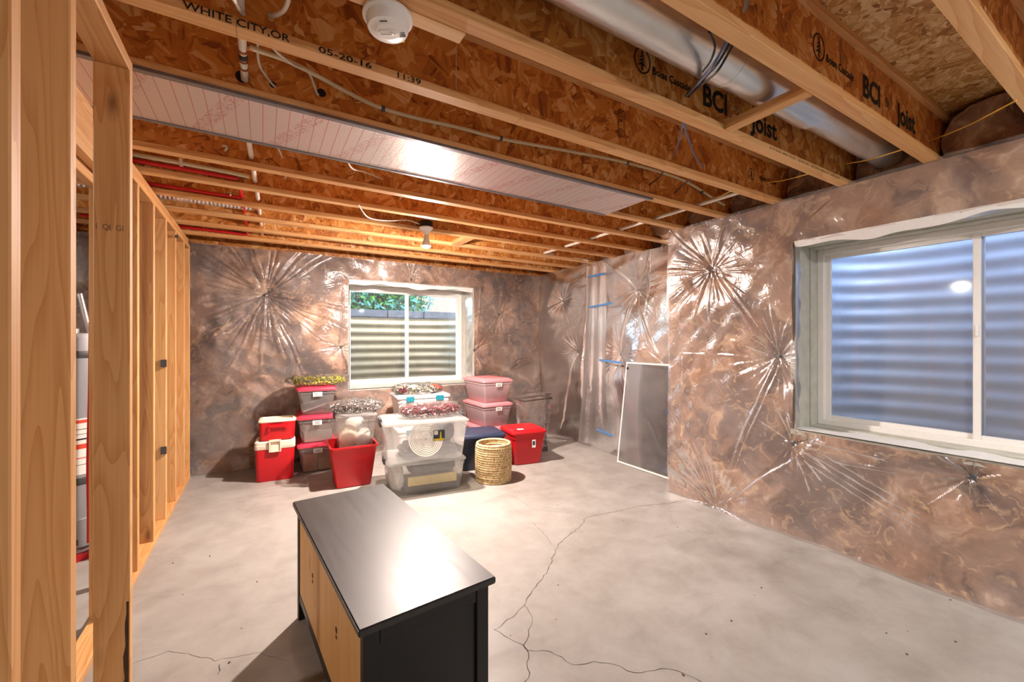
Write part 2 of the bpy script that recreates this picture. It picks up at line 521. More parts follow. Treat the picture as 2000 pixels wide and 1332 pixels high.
# sill plates on the foundation
part('sill_plate', MB().box(3.30, 3.44, FY0, YJ - .1, 2.302, 2.34), 'plate_lumber', wr, .002)
part('sill_plate', MB().box(3.75, 3.89, YJ - .1, 5.5, 2.302, 2.34), 'plate_lumber', wrr, .002)
part('rim_board', MB().box(3.44, 3.475, FY0, YJ - .1, 2.34, ZD), 'web_osb', ceil)
part('rim_board', MB().box(3.89, 3.925, YJ - .1, 5.5, 2.34, ZD), 'web_osb', ceil)
part('rim_board', MB().box(-3.1, 3.89, 5.40, 5.435, 2.302, ZD), 'web_osb', ceil)
# ---- engineered joists
def joist_meshes(x1):
    x0 = -3.1
    return (mesh(MB().box(x0, x1, -.005, .005, ZC + .025, ZD - .025), 'web_osb'),
            mesh(MB().box(x0, x1, -.029, .029, ZC, ZC + .030), 'flange_lumber', .002),
            mesh(MB().box(x0, x1, -.029, .029, ZD - .030, ZD), 'flange_lumber', .002))
JM = {0: joist_meshes(3.40), 1: joist_meshes(3.86)}
JOIST = {}
for k in range(-7, 12):
    yf = .415 + .405 * k
    if yf < FY0 + .1: continue
    web, bf, tf = JM[1 if yf > YJ - .05 else 0]
    j = put('joist', web, ceil, (0, yf - .029, 0))
    put('bottom_flange', bf, j)
    put('top_flange', tf, j)
    JOIST[k] = j
def jy(k): return .415 + .405 * k - .029      # centre line of joist k
# ---- ink on the joists
def stamp(k, s, size, px, py, face='web', stretch=1.0, bold=0.0, roll=0, x1=None):
    yl = -.0065 if face == 'web' else -.0305
    p = at(px, py, Y=jy(k) + yl)
    me = text_mesh(s, size, 'ink_black', stretch, bold)
    if x1 is not None:                       # stretch to reach x1
        w = max(v.co.x for v in me.vertices)
        e = at(x1[0], x1[1], Y=jy(k) + yl)
        me.transform(Matrix.Diagonal(((e[0] - p[0]) / w, 1, 1, 1)))
    z = p[2] if face == 'web' else ZC + .005
    return put('stamp', me, JOIST[k], (p[0], yl, z), (PI / 2, roll, 0))
def tree_logo(k, px, py, r):
    p = at(px, py, Y=jy(k) - .007)
    mb = MB()
    n = 40
    ring = lambda a, b: [(a * math.cos(2 * PI * j / n), 0, b * math.sin(2 * PI * j / n)) for j in range(n)]
    mb.loft([ring(r, r * 1.12), ring(r * .87, r * .98)], False, False)
    mb.add([(-r * .09, 0, -r * .85), (r * .09, 0, -r * .85), (r * .09, 0, -r * .3), (-r * .09, 0, -r * .3)], [(0, 1, 2, 3)])
    for i in range(4):
        z, w, h = -.55 + .33 * i, .62 - .12 * i, .5
        mb.add([(-r * w, 0, r * z), (0, 0, r * (z + .22)), (r * w, 0, r * z), (0, 0, r * (z + h))], [(0, 1, 3), (1, 2, 3)])
    return part('emblem', mb, 'ink_black', JOIST[k], loc=(p[0], -.0065, p[2]))
for k, lx, ly, bx, by, ex, ey in ((2, 1255, 118, 1372, 207, 1537, 300), (1, 1600, 92, 1685, 188, 1797, 275)):
    tree_logo(k, lx, ly, .048)
    a, b = at(bx, by, Y=jy(k) - .0065), at(ex, ey, Y=jy(k) - .0065)
    put('stamp', text_mesh('BCI', .135, 'ink_black', .95, .004), JOIST[k], (a[0], -.0065, 2.435), (PI / 2, 0, 0))
    put('stamp', text_mesh('\u00ae', .06, 'ink_black', 1.0, .0), JOIST[k], (a[0] + .245, -.0065, 2.46), (PI / 2, 0, 0))
    put('stamp', text_mesh('Joist', .135, 'ink_black', 1.0, .004), JOIST[k], (a[0] + .40, -.0065, 2.425), (PI / 2, 0, 0))
    c = at(lx, ly, Y=jy(k) - .0065)
    put('stamp', text_mesh('Boise Cascade', .045, 'ink_black', .95, .001), JOIST[k], (c[0] + .058, -.0065, c[2] - .035), (PI / 2, 0, 0))
tree_logo(3, 1468, 340, .036)
c = at(1480, 340, Y=jy(3) - .0065)
put('stamp', text_mesh('Boise Cascade', .04, 'ink_black', .9, .0005), JOIST[3], (c[0] + .03, -.0065, c[2] - .03), (PI / 2, 0, 0))
stamp(3, 'WHITE CITY,OR', .034, 357, 20, 'flange', 1, .0004, x1=(566, 70))
stamp(3, '05-20-16', .03, 622, 95, 'flange', 1, .0004, x1=(726, 122))
stamp(3, '11:39', .03, 772, 145, 'flange', 1, .0004, x1=(822, 155))
p = at(1213, 240, Y=jy(3) - .0065)
put('stamp', text_mesh('FEB - C', .034, 'ink_black', 1, 0), JOIST[3], (p[0] - .012, -.0065, p[2] + .055), (PI / 2, PI / 2, 0))
mb = MB()
for (x0, x1, z0, z1) in ((-.02, .025, .063, .066), (-.02, .025, -.072, -.069), (-.02, -.017, -.072, .066), (.022, .025, -.072, .066)):
    mb.box(p[0] + x0, p[0] + x1, -.0066, -.0063, p[2] + z0, p[2] + z1)
part('stamp', mb, 'ink_black', JOIST[3])
stamp(2, '5710-40 C5  2X16  0:21 MAY 05:15', .016, 1503, 287, 'flange', 1, 0, x1=(1640, 345))
# ------------------------------------------------------------------ insulation and plastic film
class Field:
    def __init__(self, seed, pins, folds=(), bulge=.018, wr=16, flare=0, amp=1.0):
        self.r = np.random.RandomState(seed)
        self.amp = amp
        self.pins, self.folds, self.bulge, self.flare = pins, list(folds), bulge, flare
        self.wv = [(self.r.uniform(2, 9), self.r.uniform(0, 2 * PI), self.r.uniform(0, 2 * PI)) for _ in range(9)]
        self.wr = wr
    def low(self, U, V):
        h = np.zeros_like(U)
        for k, a, p in self.wv: h += np.sin(k * (U * math.cos(a) + V * math.sin(a)) + p) * self.bulge / (1 + k * .35)
        for (u, v, n, R, d) in self.pins:
            r = np.hypot(U - u, V - v)
            h -= d * np.exp(-(r / .13) ** 1.1)
            h += d * .35 * np.exp(-((r - R * .75) / (R * .4)) ** 2)
        return h
    def full(self, U, V, u0, u1, v0, v1):
        rs = np.random.RandomState(self.r.randint(1 << 30))
        h = self.low(U, V) + .012
        def ridge(cu, cv, ang, L, s, a, rise=.03):
            du, dv = U - cu, V - cv
            t = du * math.cos(ang) + dv * math.sin(ang)
            q = -du * math.sin(ang) + dv * math.cos(ang)
            tt = np.clip(t / L, 0, 1)
            w = s * (.45 + .9 * tt)
            q = q + .012 * np.sin(t * 11 + ang * 7) * tt
            prof = np.exp(-(q / w) ** 2) if rs.rand() < .5 else 1.5 * (q / w) * np.exp(-(q / w) ** 2)
            g = a * prof * np.clip(t / rise, 0, 1) * (1 - tt) ** .8
            return g
        for (u, v, n, R, d) in self.pins:
            n2 = int(n * 1.7)
            for i in range(n2):
                ang = 2 * PI * (i + rs.uniform(-.45, .45)) / n2
                L = R * rs.uniform(.45, 1.25)
                h += ridge(u, v, ang, L, rs.uniform(.006, .013), self.amp * rs.uniform(.006, .016) * (1 if rs.rand() < .8 else -.7))
        for (a, b, s, amp) in self.folds:
            ang = math.atan2(b[1] - a[1], b[0] - a[0])
            L = math.hypot(b[0] - a[0], b[1] - a[1])
            h += ridge(a[0], a[1], ang, L * 1.02, s, amp, .08)
        for i in range(self.wr):
            ang = rs.uniform(0, 2 * PI)
            h += ridge(rs.uniform(u0, u1), rs.uniform(v0, v1), ang, rs.uniform(.1, .45), rs.uniform(.008, .02), rs.uniform(-.008, .011), .1)
        # light crumple
        for k in range(10):
            a = rs.uniform(0, PI)
            f = rs.uniform(14, 45)
            h += .0011 * np.sin(f * (U * math.cos(a) + V * math.sin(a)) + 2.2 * np.sin(3.1 * U + k) + 1.9 * np.sin(2.7 * V + 2 * k))
        if self.flare: h += self.flare * np.clip((.16 - V) / .16, 0, 1) ** 2
        return h
def sheet(name, plane, off, sgn, u0, u1, v0, v1, res, H, mat, hole=None, parent=None, wob=0):
    nu, nv = max(2, int((u1 - u0) / res) + 1), max(2, int((v1 - v0) / res) + 1)
    us, vs_ = np.linspace(u0, u1, nu), np.linspace(v0, v1, nv)
    U, V = np.meshgrid(us, vs_, indexing='ij')
    h = H(U, V)
    W = off + sgn * h
    co = np.stack((W, U, V) if plane == 'x' else (U, W, V), -1).reshape(-1, 3)
    idx = np.arange(nu * nv).reshape(nu, nv)
    q = np.stack((idx[:-1, :-1], idx[1:, :-1], idx[1:, 1:], idx[:-1, 1:]), -1)
    keep = np.ones((nu - 1, nv - 1), bool)
    if hole:
        uc, vc = (us[:-1] + us[1:]) / 2, (vs_[:-1] + vs_[1:]) / 2
        UC, VC = np.meshgrid(uc, vc, indexing='ij')
        w1 = wob * (np.sin(UC * 9) + np.sin(UC * 23 + 1) * .5)
        w2 = wob * (np.sin(VC * 8 + 2) + np.sin(VC * 19) * .5)
        keep &= ~((UC > hole[0] + w2) & (UC < hole[1] + w2) & (VC > hole[2] + w1) & (VC < hole[3] + w1))
    q = q[keep]
    me = bpy.data.meshes.new('mesh')
    me.vertices.add(len(co))
    me.vertices.foreach_set('co', co.ravel())
    nq = len(q)
    me.loops.add(nq * 4)
    me.loops.foreach_set('vertex_index', q.ravel())
    me.polygons.add(nq)
    me.polygons.foreach_set('loop_start', np.arange(0, nq * 4, 4))
    me.polygons.foreach_set('loop_total', np.full(nq, 4))
    me.polygons.foreach_set('use_smooth', np.ones(nq, bool))
    me.update(calc_edges=True)
    if hole:
        bm = bmesh.new()
        bm.from_mesh(me)
        bmesh.ops.delete(bm, geom=[v for v in bm.verts if not v.link_faces], context='VERTS')
        bm.to_mesh(me)
        bm.free()
    me.materials.append(MATS[mat])
    return put(name, me, parent)
def pin(px, py, plane, off, n, R, d):
    p = at(px, py, X=off) if plane == 'x' else at(px, py, Y=off)
    return (p[1] if plane == 'x' else p[0], max(p[2], .02), n, R, d)
def fasteners(parent, plane, off, sgn, F):
    for (u, v, n, R, d) in F.pins:
        if v < .05: continue
        h = float(F.low(np.array([u]), np.array([v]))[0]) + .016
        w = off + sgn * h
        m = MB().lathe([(.004, 0), (.017, .0), (.019, .004), (.012, .008), (.004, .009)], 14)
        loc = (w, u, v) if plane == 'x' else (u, w, v)
        rot = (0, -PI / 2, 0) if plane == 'x' else (PI / 2, 0, 0)
        part('fastener_button', m, 'nail_steel', parent, smooth=True, loc=loc, rot=rot)
def fold(a, b, plane, off, s, amp):
    p = [at(q[0], q[1], X=off) if plane == 'x' else at(q[0], q[1], Y=off) for q in (a, b)]
    i = 1 if plane == 'x' else 0
    return ((p[0][i], p[0][2]), (p[1][i], p[1][2]), s, amp)
# right wall by the camera
F1 = Field(3, [pin(1391, 527, 'x', XW, 34, .42, .035), pin(1517, 697, 'x', XW, 34, .42, .04), pin(1402, 985, 'x', XW, 30, .55, .03),
               pin(1897, 932, 'x', XW, 26, .35, .04), pin(1548, 866, 'x', XW, 16, .35, .02)],
           [fold((1391, 527), (1517, 697), 'x', XW, .014, .02), fold((1400, 520), (1528, 690), 'x', XW, .012, .018), fold((1517, 697), (1402, 985), 'x', XW, .013, .022), fold((1530, 700), (1420, 960), 'x', XW, .012, .02),
            fold((1420, 980), (1640, 830), 'x', XW, .016, .018), fold((1560, 870), (2000, 1110), 'x', XW, .016, .02), fold((1560, 890), (2000, 1160), 'x', XW, .014, .018),
            fold((1300, 440), (1391, 527), 'x', XW, .012, .018), fold((1430, 400), (1391, 527), 'x', XW, .012, .016), fold((1640, 380), (1540, 470), 'x', XW, .012, .014),
            fold((1590, 860), (1890, 935), 'x', XW, .014, .018), fold((1330, 690), (1500, 700), 'x', XW, .006, .007), fold((1560, 480), (2000, 400), 'x', XW, .006, .008), fold((1630, 900), (1880, 935), 'x', XW, .012, .014)], bulge=.014, wr=26, flare=.035)
ib = sheet('insulation_blanket', 'x', XW, -1, -.35, YJ, .0, 2.335, .03, F1.low, 'brown_fibreglass', (W1[0] - .02, W1[1] + .02, W1[2] - .02, W1[3] + .02))
tag(ib, 'brown fibreglass blanket around the wide window with the sky-tinted blue well', 'insulation')
ps = sheet('plastic_sheet', 'x', XW, -1, -.35, YJ + .01, .0, 2.352, .008, lambda U, V: F1.full(U, V, -.3, YJ, 0, 2.35), 'poly_film', (W1[0] - .005, W1[1] + .008, W1[2] - .012, W1[3] + .012), wob=.007)
tag(ps, 'clear plastic sheet with starburst creases around the wide window', 'plastic sheet')
fasteners(ps, 'x', XW, -1, F1)
Fn = Field(8, [], bulge=.012, wr=8)
tag(sheet('insulation_blanket', 'x', XW, -1, FY0, -.35, 0, 2.335, .06, Fn.low, 'brown_fibreglass'), 'brown fibreglass blanket on the wall behind the camera', 'insulation')
# side of the jog, facing the far wall
tag(sheet('insulation_blanket', 'y', YJ, 1, XW, XR + .1, 0, 2.335, .05, Field(9, [], bulge=.006).low, 'brown_fibreglass'), 'narrow brown insulation strip round the corner of the jog', 'insulation')
# recessed wall
F2 = Field(5, [pin(1100, 588, 'x', XR, 20, .32, .05), pin(1128, 687, 'x', XR, 20, .34, .05), pin(1237, 565, 'x', XR, 22, .4, .06), pin(1207, 692, 'x', XR, 20, .4, .06)],
           [fold((1237, 565), (1190, 760), 'x', XR, .02, .03), fold((1237, 570), (1290, 700), 'x', XR, .02, .03), fold((1128, 687), (1095, 840), 'x', XR, .02, .03), fold((1207, 692), (1300, 900), 'x', XR, .018, .03),
            fold((1150, 560), (1140, 850), 'x', XR, .03, .03), fold((1180, 500), (1237, 565), 'x', XR, .016, .024), fold((1270, 490), (1260, 620), 'x', XR, .016, .03)], bulge=.03, wr=46, flare=.05)
tag(sheet('insulation_blanket', 'x', XR, -1, YJ, YB + .06, 0, 2.335, .03, F2.low, 'brown_fibreglass'), 'brown fibreglass blanket on the recessed wall behind the leaning screen', 'insulation')
ps2 = sheet('plastic_sheet', 'x', XR, -1, YJ + .02, YB, 0, 2.35, .009, lambda U, V: F2.full(U, V, YJ, YB, 0, 2.35), 'poly_film_bright')
tag(ps2, 'saggy clear plastic sheet with blue tape behind the leaning screen', 'plastic sheet')
fasteners(ps2, 'x', XR, -1, F2)
# far wall
F3 = Field(7, [pin(519, 576, 'y', YB, 42, .85, .045), pin(666, 677, 'y', YB, 18, .3, .035), pin(803, 546, 'y', YB, 16, .35, .03), pin(927, 684, 'y', YB, 16, .3, .03), pin(976, 614, 'y', YB, 20, .35, .03)],
           [fold((366, 655), (655, 657), 'y', YB, .006, .009), fold((395, 480), (515, 570), 'y', YB, .014, .02), fold((430, 480), (519, 576), 'y', YB, .012, .018), fold((519, 576), (668, 555), 'y', YB, .014, .018), fold((519, 576), (600, 745), 'y', YB, .014, .02), fold((525, 590), (560, 720), 'y', YB, .012, .018),
            fold((668, 560), (666, 677), 'y', YB, .012, .02), fold((666, 677), (690, 735), 'y', YB, .014, .02), fold((1000, 540), (935, 590), 'y', YB, .012, .016), fold((940, 548), (927, 684), 'y', YB, .012, .014)], bulge=.014, wr=26, flare=.03, amp=1.35)
tag(sheet('insulation_blanket', 'y', YB, -1, -.76, XR + .08, 0, 2.335, .03, F3.low, 'brown_fibreglass', (W2[0] - .02, W2[1] + .02, W2[2] - .02, W2[3] + .02)), 'brown fibreglass blanket around the slider window behind the boxes', 'insulation')
ps3 = sheet('plastic_sheet', 'y', YB, -1, -.76, XR, 0, 2.345, .009, lambda U, V: F3.full(U, V, -.7, XR, 0, 2.35), 'poly_film', (W2[0] - .004, W2[1] + .008, W2[2] - .012, W2[3] + .01), wob=.007)
tag(ps3, 'clear plastic sheet with starburst creases around the window behind the boxes', 'plastic sheet')
fasteners(ps3, 'y', YB, -1, F3)
F4 = Field(12, [(-2.2, 1.7, 20, .4, .03)], bulge=.012, wr=10)
tag(sheet('insulation_blanket', 'y', YB, -1, -3.1, -.76, 0, 2.335, .06, F4.low, 'brown_fibreglass'), 'brown fibreglass blanket behind the water heater', 'insulation')
tag(sheet('plastic_sheet', 'y', YB, -1, -3.1, -.76, 0, 2.345, .02, lambda U, V: F4.full(U, V, -3, -.8, 0, 2.3), 'poly_film'), 'clear plastic sheet behind the water heater', 'plastic sheet')
# blue tape on the recessed sheet, and the loose overlapping strip
strip_pts = [(1146, 520), (1143, 620), (1140, 720), (1133, 800), (1128, 862)]
mb = MB()
rows = []
for i, (px, py) in enumerate(strip_pts):
    l, r = at(px, py, X=XR - .075), at(px + (40, 42, 44, 55, 76)[i], py + (0, 6, 8, 8, 14)[i], X=XR - .085)
    rows.append([Vector(l).lerp(Vector(r), t / 8) + Vector((.014 * math.sin(t * 1.9 + i * .6), 0, 0)) for t in range(9)])
rows = list(zip(*[smooth_path(c, 8) for c in zip(*rows)]))
n = 9
mb.v = [tuple(p) for r in rows for p in r]
mb.f = [(i * n + j, i * n + j + 1, (i + 1) * n + j + 1, (i + 1) * n + j) for i in range(len(rows) - 1) for j in range(n - 1)]
st = part('plastic_strip', mb, 'milky_film', None, smooth=True)
tag(st, 'loose milky plastic strip hanging at the seam of the recessed sheet', 'plastic strip')
for q, (a, b) in enumerate((((1147, 541), (1182, 534)), ((1150, 600), (1196, 592)), ((1170, 703), (1216, 709)), ((1165, 838), (1196, 852)), ((1297, 800), (1306, 806)))):
    p0, p1 = at(*a, X=XR - .10), at(*b, X=XR - .11)
    mb = MB()
    mb.add([(p0[0], p0[1], p0[2] - .012), (p1[0], p1[1], p1[2] - .012), (p1[0], p1[1], p1[2] + .014), (p0[0], p0[1], p0[2] + .01)], [(0, 1, 2, 3)])
    part('tape_piece', mb, 'tape_blue', ps2)
# rim insulation stuffed between the joist ends
def lump(mb, x0, x1, y0, y1, z0, z1, seed, n=9, amp=.03):
    rs = random.Random(seed)
    ph = [rs.uniform(0, 6.28) for _ in range(6)]
    rings = []
    for i in range(n):
        t = i / (n - 1)
        x = x0 + (x1 - x0) * t
        e = math.sin(PI * min(1, .25 + t * 1.2) * .62) if t < .9 else 1
        ring = []
        for j in range(16):
            a = 2 * PI * j / 16
            c, s = math.cos(a), math.sin(a)
            k = 1 / max(abs(c), abs(s))
            k = k * .75 + .25
            wob = 1 + amp * 4 * math.sin(3 * a + ph[0] + 3 * t) + amp * 3 * math.sin(5 * a + ph[1] - 4 * t)
            ring.append((x + amp * math.sin(2 * a + ph[2]), (y0 + y1) / 2 + c * k * (y1 - y0) / 2 * min(1, wob), (z0 + z1) / 2 + s * k * (z1 - z0) / 2 * min(1, wob) * (.7 + .3 * e)))
        rings.append(ring)
    mb.loft(rings)
for k in range(-3, 12):
    y0, y1 = jy(k - 1) + .01, jy(k) - .01
    mb = MB()
    xf = 3.86 if jy(k - 1) > YJ - .1 else 3.40
    lump(mb, xf - .13, xf + .02, y0, y1, 2.342, ZD - .002, k + 40)
    part('rim_insulation', mb, 'brown_fibreglass', ceil, smooth=True)
# concrete cracks
def crack(pts, w):
    P = [Vector(at(x, y, Z=0)) for x, y in pts]
    rs = random.Random(int(pts[0][0]))
    Q = []
    for a, b in zip(P, P[1:]):
        L = (b - a).length
        m_ = max(2, int(L / .025))
        nrm = Vector((-(b - a).y, (b - a).x, 0)).normalized()
        for i in range(m_): Q.append(a.lerp(b, i / m_) + nrm * rs.uniform(-.007, .007))
    Q.append(P[-1])
    mb = MB()
    for i, p in enumerate(Q):
        t = (Q[min(i + 1, len(Q) - 1)] - Q[max(i - 1, 0)]).normalized()
        nn = Vector((-t.y, t.x, 0)) * w * rs.uniform(.4, 1.2)
        mb.v += [(p.x + nn.x, p.y + nn.y, .0006), (p.x - nn.x, p.y - nn.y, .0006)]
    mb.f = [(2 * i, 2 * i + 1, 2 * i + 3, 2 * i + 2) for i in range(len(Q) - 1)]
    part('floor_crack', mb, 'crack_dark', bpy.data.objects['floor'])
crack([(910, 957), (950, 962), (1000, 968), (1020, 980), (1040, 994), (1090, 1000), (1140, 1005)], .0012)
crack([(1340, 978), (1290, 985), (1245, 988), (1210, 998), (1170, 1005), (1142, 1012), (1140, 1022), (1125, 1035), (1092, 1060), (1085, 1075), (1078, 1095), (1070, 1115), (1050, 1140), (1036, 1160), (1024, 1182), (1040, 1208), (1032, 1240), (1025, 1260), (1032, 1285), (1032, 1325), (1010, 1345)], .0022)
crack([(1040, 1020), (1060, 1040), (1078, 1064)], .0013)
crack([(1024, 1182), (1000, 1205), (966, 1230)], .0016)
crack([(966, 1228), (985, 1242), (1025, 1262)], .0015)
crack([(1025, 1262), (1032, 1270), (1075, 1272), (1095, 1284), (1120, 1298), (1160, 1292), (1200, 1297), (1238, 1314), (1290, 1305), (1325, 1310), (1370, 1332)], .0016)
crack([(430, 1297), (432, 1310), (425, 1318)], .002)
crack([(250, 1300), (330, 1270), (420, 1290), (500, 1275), (560, 1290)], .0008)
rs = random.Random(4)
for i in range(46):
    px, py = rs.uniform(300, 1950), rs.uniform(930, 1320)
    if 560 < px < 980: continue
    p = at(px, py, Z=0)
    if p[0] > 3.1 or p[0] < -.5 or p[1] > 5: continue
    mb = MB()
    nn = 6
    r = rs.uniform(.002, .006)
    mb.loft([[(p[0] + r * rs.uniform(.6, 1.2) * math.cos(2 * PI * j / nn), p[1] + r * rs.uniform(.6, 1.2) * math.sin(2 * PI * j / nn), z) for j in range(nn)] for z in (.0, r * .6)])
    part('grit_speck', mb, 'dirt', bpy.data.objects['floor'])
# ------------------------------------------------------------------ framed walls on the left
STUD = mesh(MB().box(-.089, 0, 0, .038, .038, 2.253), 'stud_lumber', .003)
wl = struct(empty('wall_left'), 'open stud wall with double top plate in front of the water heater')
XL = -.612
def at_wall(x, y): return (x, y, 0)
for y in (2.70, 3.14, 3.55, 3.955, 4.35, 4.79, 5.10):
    put('stud', STUD, wl, (XL, y, 0))
part('sole_plate', MB().box(XL - .089, XL, 1.55, 5.16, 0, .038), 'plate_lumber', wl, .003)
part('top_plate', MB().box(XL - .089, XL, 1.5, 5.14, 2.253, 2.291), 'plate_lumber', wl, .003)
part('cap_plate', MB().box(XL - .089, XL + .002, 1.5, 5.02, 2.291, 2.329), 'plate_lumber', wl, .003)
part('door_header', MB().box(XL - .089, XL - .049, 1.55, 2.70, 2.07, 2.253), 'plate_lumber', wl, .003)
part('door_header', MB().box(XL - .040, XL, 1.55, 2.70, 2.11, 2.253), 'plate_lumber', wl, .003)
for (y, z) in ((3.955, 1.16), (3.955, .52)):
    part('nail_plate', MB().box(XL - .03, XL + .004, y - .012, y - .001, z, z + .055), 'nail_steel', wl)
for (px, py) in ((345, 462),):
    p = at(px, py, X=XL + .01)
    part('wire_staple', MB().box(XL, XL + .02, p[1] - .01, p[1] + .01, p[2] - .01, p[2] + .01), 'nail_steel', wl)
wn_ = struct(empty('wall_left_near'), 'three rough studs under a single plate beside the dresser')
XN = -.378
for y in (1.835, 1.338, 1.075, .62):
    put('stud', STUD, wn_, (XN, y, 0))
part('sole_plate', MB().box(XN - .089, XN, .3, 1.874, 0, .038), 'plate_lumber', wn_, .003)
part('top_plate', MB().box(XN - .089, XN, -1.2, 1.874, 2.253, 2.291), 'plate_lumber', wn_, .003)
# ink and stains on the studs
p = at(215, 443, Y=1.834)
for i, ch in enumerate('IQIGI'):
    put('stamp', text_mesh(ch, .026, 'dirt', .8, 0), wn_, (XN - .083 + i * .016, 1.8345, p[2] - .01), (PI / 2, 0, 0))
mb = MB()
for i in range(13):
    z = .06 + .036 * i
    w_ = .016 * (1 - i / 15) * (1 + .35 * math.sin(i * 2.1)) + .002
    mb.v += [(XN - .003 - w_, 1.8342, z), (XN - .002, 1.8342, z)]
mb.f = [(2 * i, 2 * i + 1, 2 * i + 3, 2 * i + 2) for i in range(12)]
part('bark_edge', mb, 'bark', wn_)
p = at(891, 110, Y=jy(3) - .006)
part('web_seam', MB().box(p[0] - .0012, p[0] + .0012, -.0062, -.0052, ZC + .03, ZD - .03), 'paper_white', JOIST[3])
for px in (462, 1010):
    p = at(px, 60, Y=jy(3))
    part('finger_joint', MB().box(p[0], p[0] + .001, -.0293, .0293, ZC - .0004, ZC + .0296), 'bark', JOIST[3])
# ------------------------------------------------------------------ windows
def window(name, label, plane, hole, t_in, t_fr, latch_u, well):
    """hole (u0, u1, z0, z1); t_in wall film plane, t_fr frame plane; outward is +t"""
    u0, u1, z0, z1 = hole
    root = struct(empty(name), label)
    def bx(mb, ua, ub, ta, tb, za, zb):
        return mb.box(ta, tb, ua, ub, za, zb) if plane == 'x' else mb.box(ua, ub, ta, tb, za, zb)
    # wooden buck lining the opening
    T = t_in + .012
    for (a, b, c, d) in ((u0 - .038, u0, z0 - .04, z1 + .04), (u1, u1 + .038, z0 - .04, z1 + .04), (u0, u1, z0 - .04, z0), (u0, u1, z1, z1 + .04)):
        part('window_buck', bx(MB(), a, b, T, t_fr + .05, c, d), 'buck_paint', root, .003)
    for (a, b, c, d) in ((u0, u0 + .012, z0, z1), (u1 - .012, u1, z0, z1), (u0 + .012, u1 - .012, z0, z0 + .012), (u0 + .012, u1 - .012, z1 - .012, z1)):
        part('stop_strip', bx(MB(), a, b, t_fr - .09, t_fr + .0, c, d), 'buck_paint', root, .002)
    g = .012
    for (a, b, c, d) in ((u0, u0 + g, z0, z1), (u1 - g, u1, z0, z1), (u0 + g, u1 - g, z0, z0 + g), (u0 + g, u1 - g, z1 - g, z1)):
        part('foam_bead', bx(MB(), a, b, t_fr + .0005, t_fr + .02, c, d), 'ochre_foam', root)
    a, b, c, d = u0 + g, u1 - g, z0 + g, z1 - g
    fw = .04
    fr = MB()
    for (p_, q_, r_, s_) in ((a, a + fw, c, d), (b - fw, b, c, d), (a + fw, b - fw, c, c + fw), (a + fw, b - fw, d - fw, d)):
        bx(fr, p_, q_, t_fr - .005, t_fr + .07, r_, s_)
    part('window_frame', fr, 'white_vinyl', root, .003)
    um = (a + b) / 2
    sw = .032
    for i, (p_, q_, off) in enumerate(((a + fw - .004, um + .02, .0), (um - .02, b - fw + .004, .03))):
        ta, tb = t_fr + .004 + off, t_fr + .03 + off
        sm = MB()
        z_0, z_1 = c + fw - .004, d - fw + .004
        for (e0, e1, e2, e3) in ((p_, p_ + sw, z_0, z_1), (q_ - sw, q_, z_0, z_1), (p_ + sw, q_ - sw, z_0, z_0 + sw), (p_ + sw, q_ - sw, z_1 - sw, z_1)):
            bx(sm, e0, e1, ta, tb, e2, e3)
        sash = part('sash', sm, 'white_vinyl', root, .003)
        part('pane', bx(MB(), p_ + sw - .003, q_ - sw + .003, ta + .010, ta + .014, z_0 + sw - .003, z_1 - sw + .003), 'misted_glass' if plane == 'x' else 'window_glass', sash)
    part('latch', bx(MB(), um - .006, um + .008, t_fr - .012, t_fr + .006, latch_u, latch_u + .06), 'white_plastic', root, .002)
    return root
w1 = window('window_1', 'wide white vinyl slider window onto the sky-tinted blue corrugated well', 'x', W1, XW, 3.463, 1.38, None)
w2 = window('window_2', 'white vinyl slider window onto the sun-tinted cream corrugated well', 'y', W2, YB, 5.60, 1.38, None)
# plastic tucked round the reveals
def flap(plane, hole, t0, t1, side, seed, mat='milky_film'):
    u0, u1, z0, z1 = hole
    rs = random.Random(seed)
    mb = MB()
    n, m_ = 40, 5
    L = (u1 - u0) if side in ('sill', 'head') else (z1 - z0)
    ph = [rs.uniform(0, 6) for _ in range(4)]
    for i in range(n + 1):
        s = i / n
        dep = (.72 + .28 * math.sin(s * 13 + ph[0]) * math.sin(s * 5 + ph[1]))
        for j in range(m_ + 1):
            t = t0 + (t1 - t0) * dep * j / m_
            rip = .006 + .006 * math.sin(s * 40 + j + ph[2]) * (j / m_)
            if side == 'sill': u, z = u0 + (u1 - u0) * s, z0 + rip
            elif side == 'head': u, z = u0 + (u1 - u0) * s, z1 - rip
            elif side == 'u1': u, z = u1 - rip, z0 + (z1 - z0) * s
            else: u, z = u0 + rip, z0 + (z1 - z0) * s
            mb.v.append((t, u, z) if plane == 'x' else (u, t, z))
    k = m_ + 1
    mb.f = [(i * k + j, i * k + j + 1, (i + 1) * k + j + 1, (i + 1) * k + j) for i in range(n) for j in range(m_)]
    return mb
for side, dep in (('sill', .24), ('head', .10), ('u1', .07), ('u0', .07)):
    part('plastic_flap', flap('x', W1, XW - .005, XW + dep, side, len(side)), 'white_poly' if side == 'sill' else 'milky_film', ps, smooth=True)
for side, dep in (('sill', .30), ('head', .20), ('u1', .22), ('u0', .2)):
    part('plastic_flap', flap('y', W2, YB - .005, YB + dep, side, len(side) + 9), 'milky_film', ps3, smooth=True)
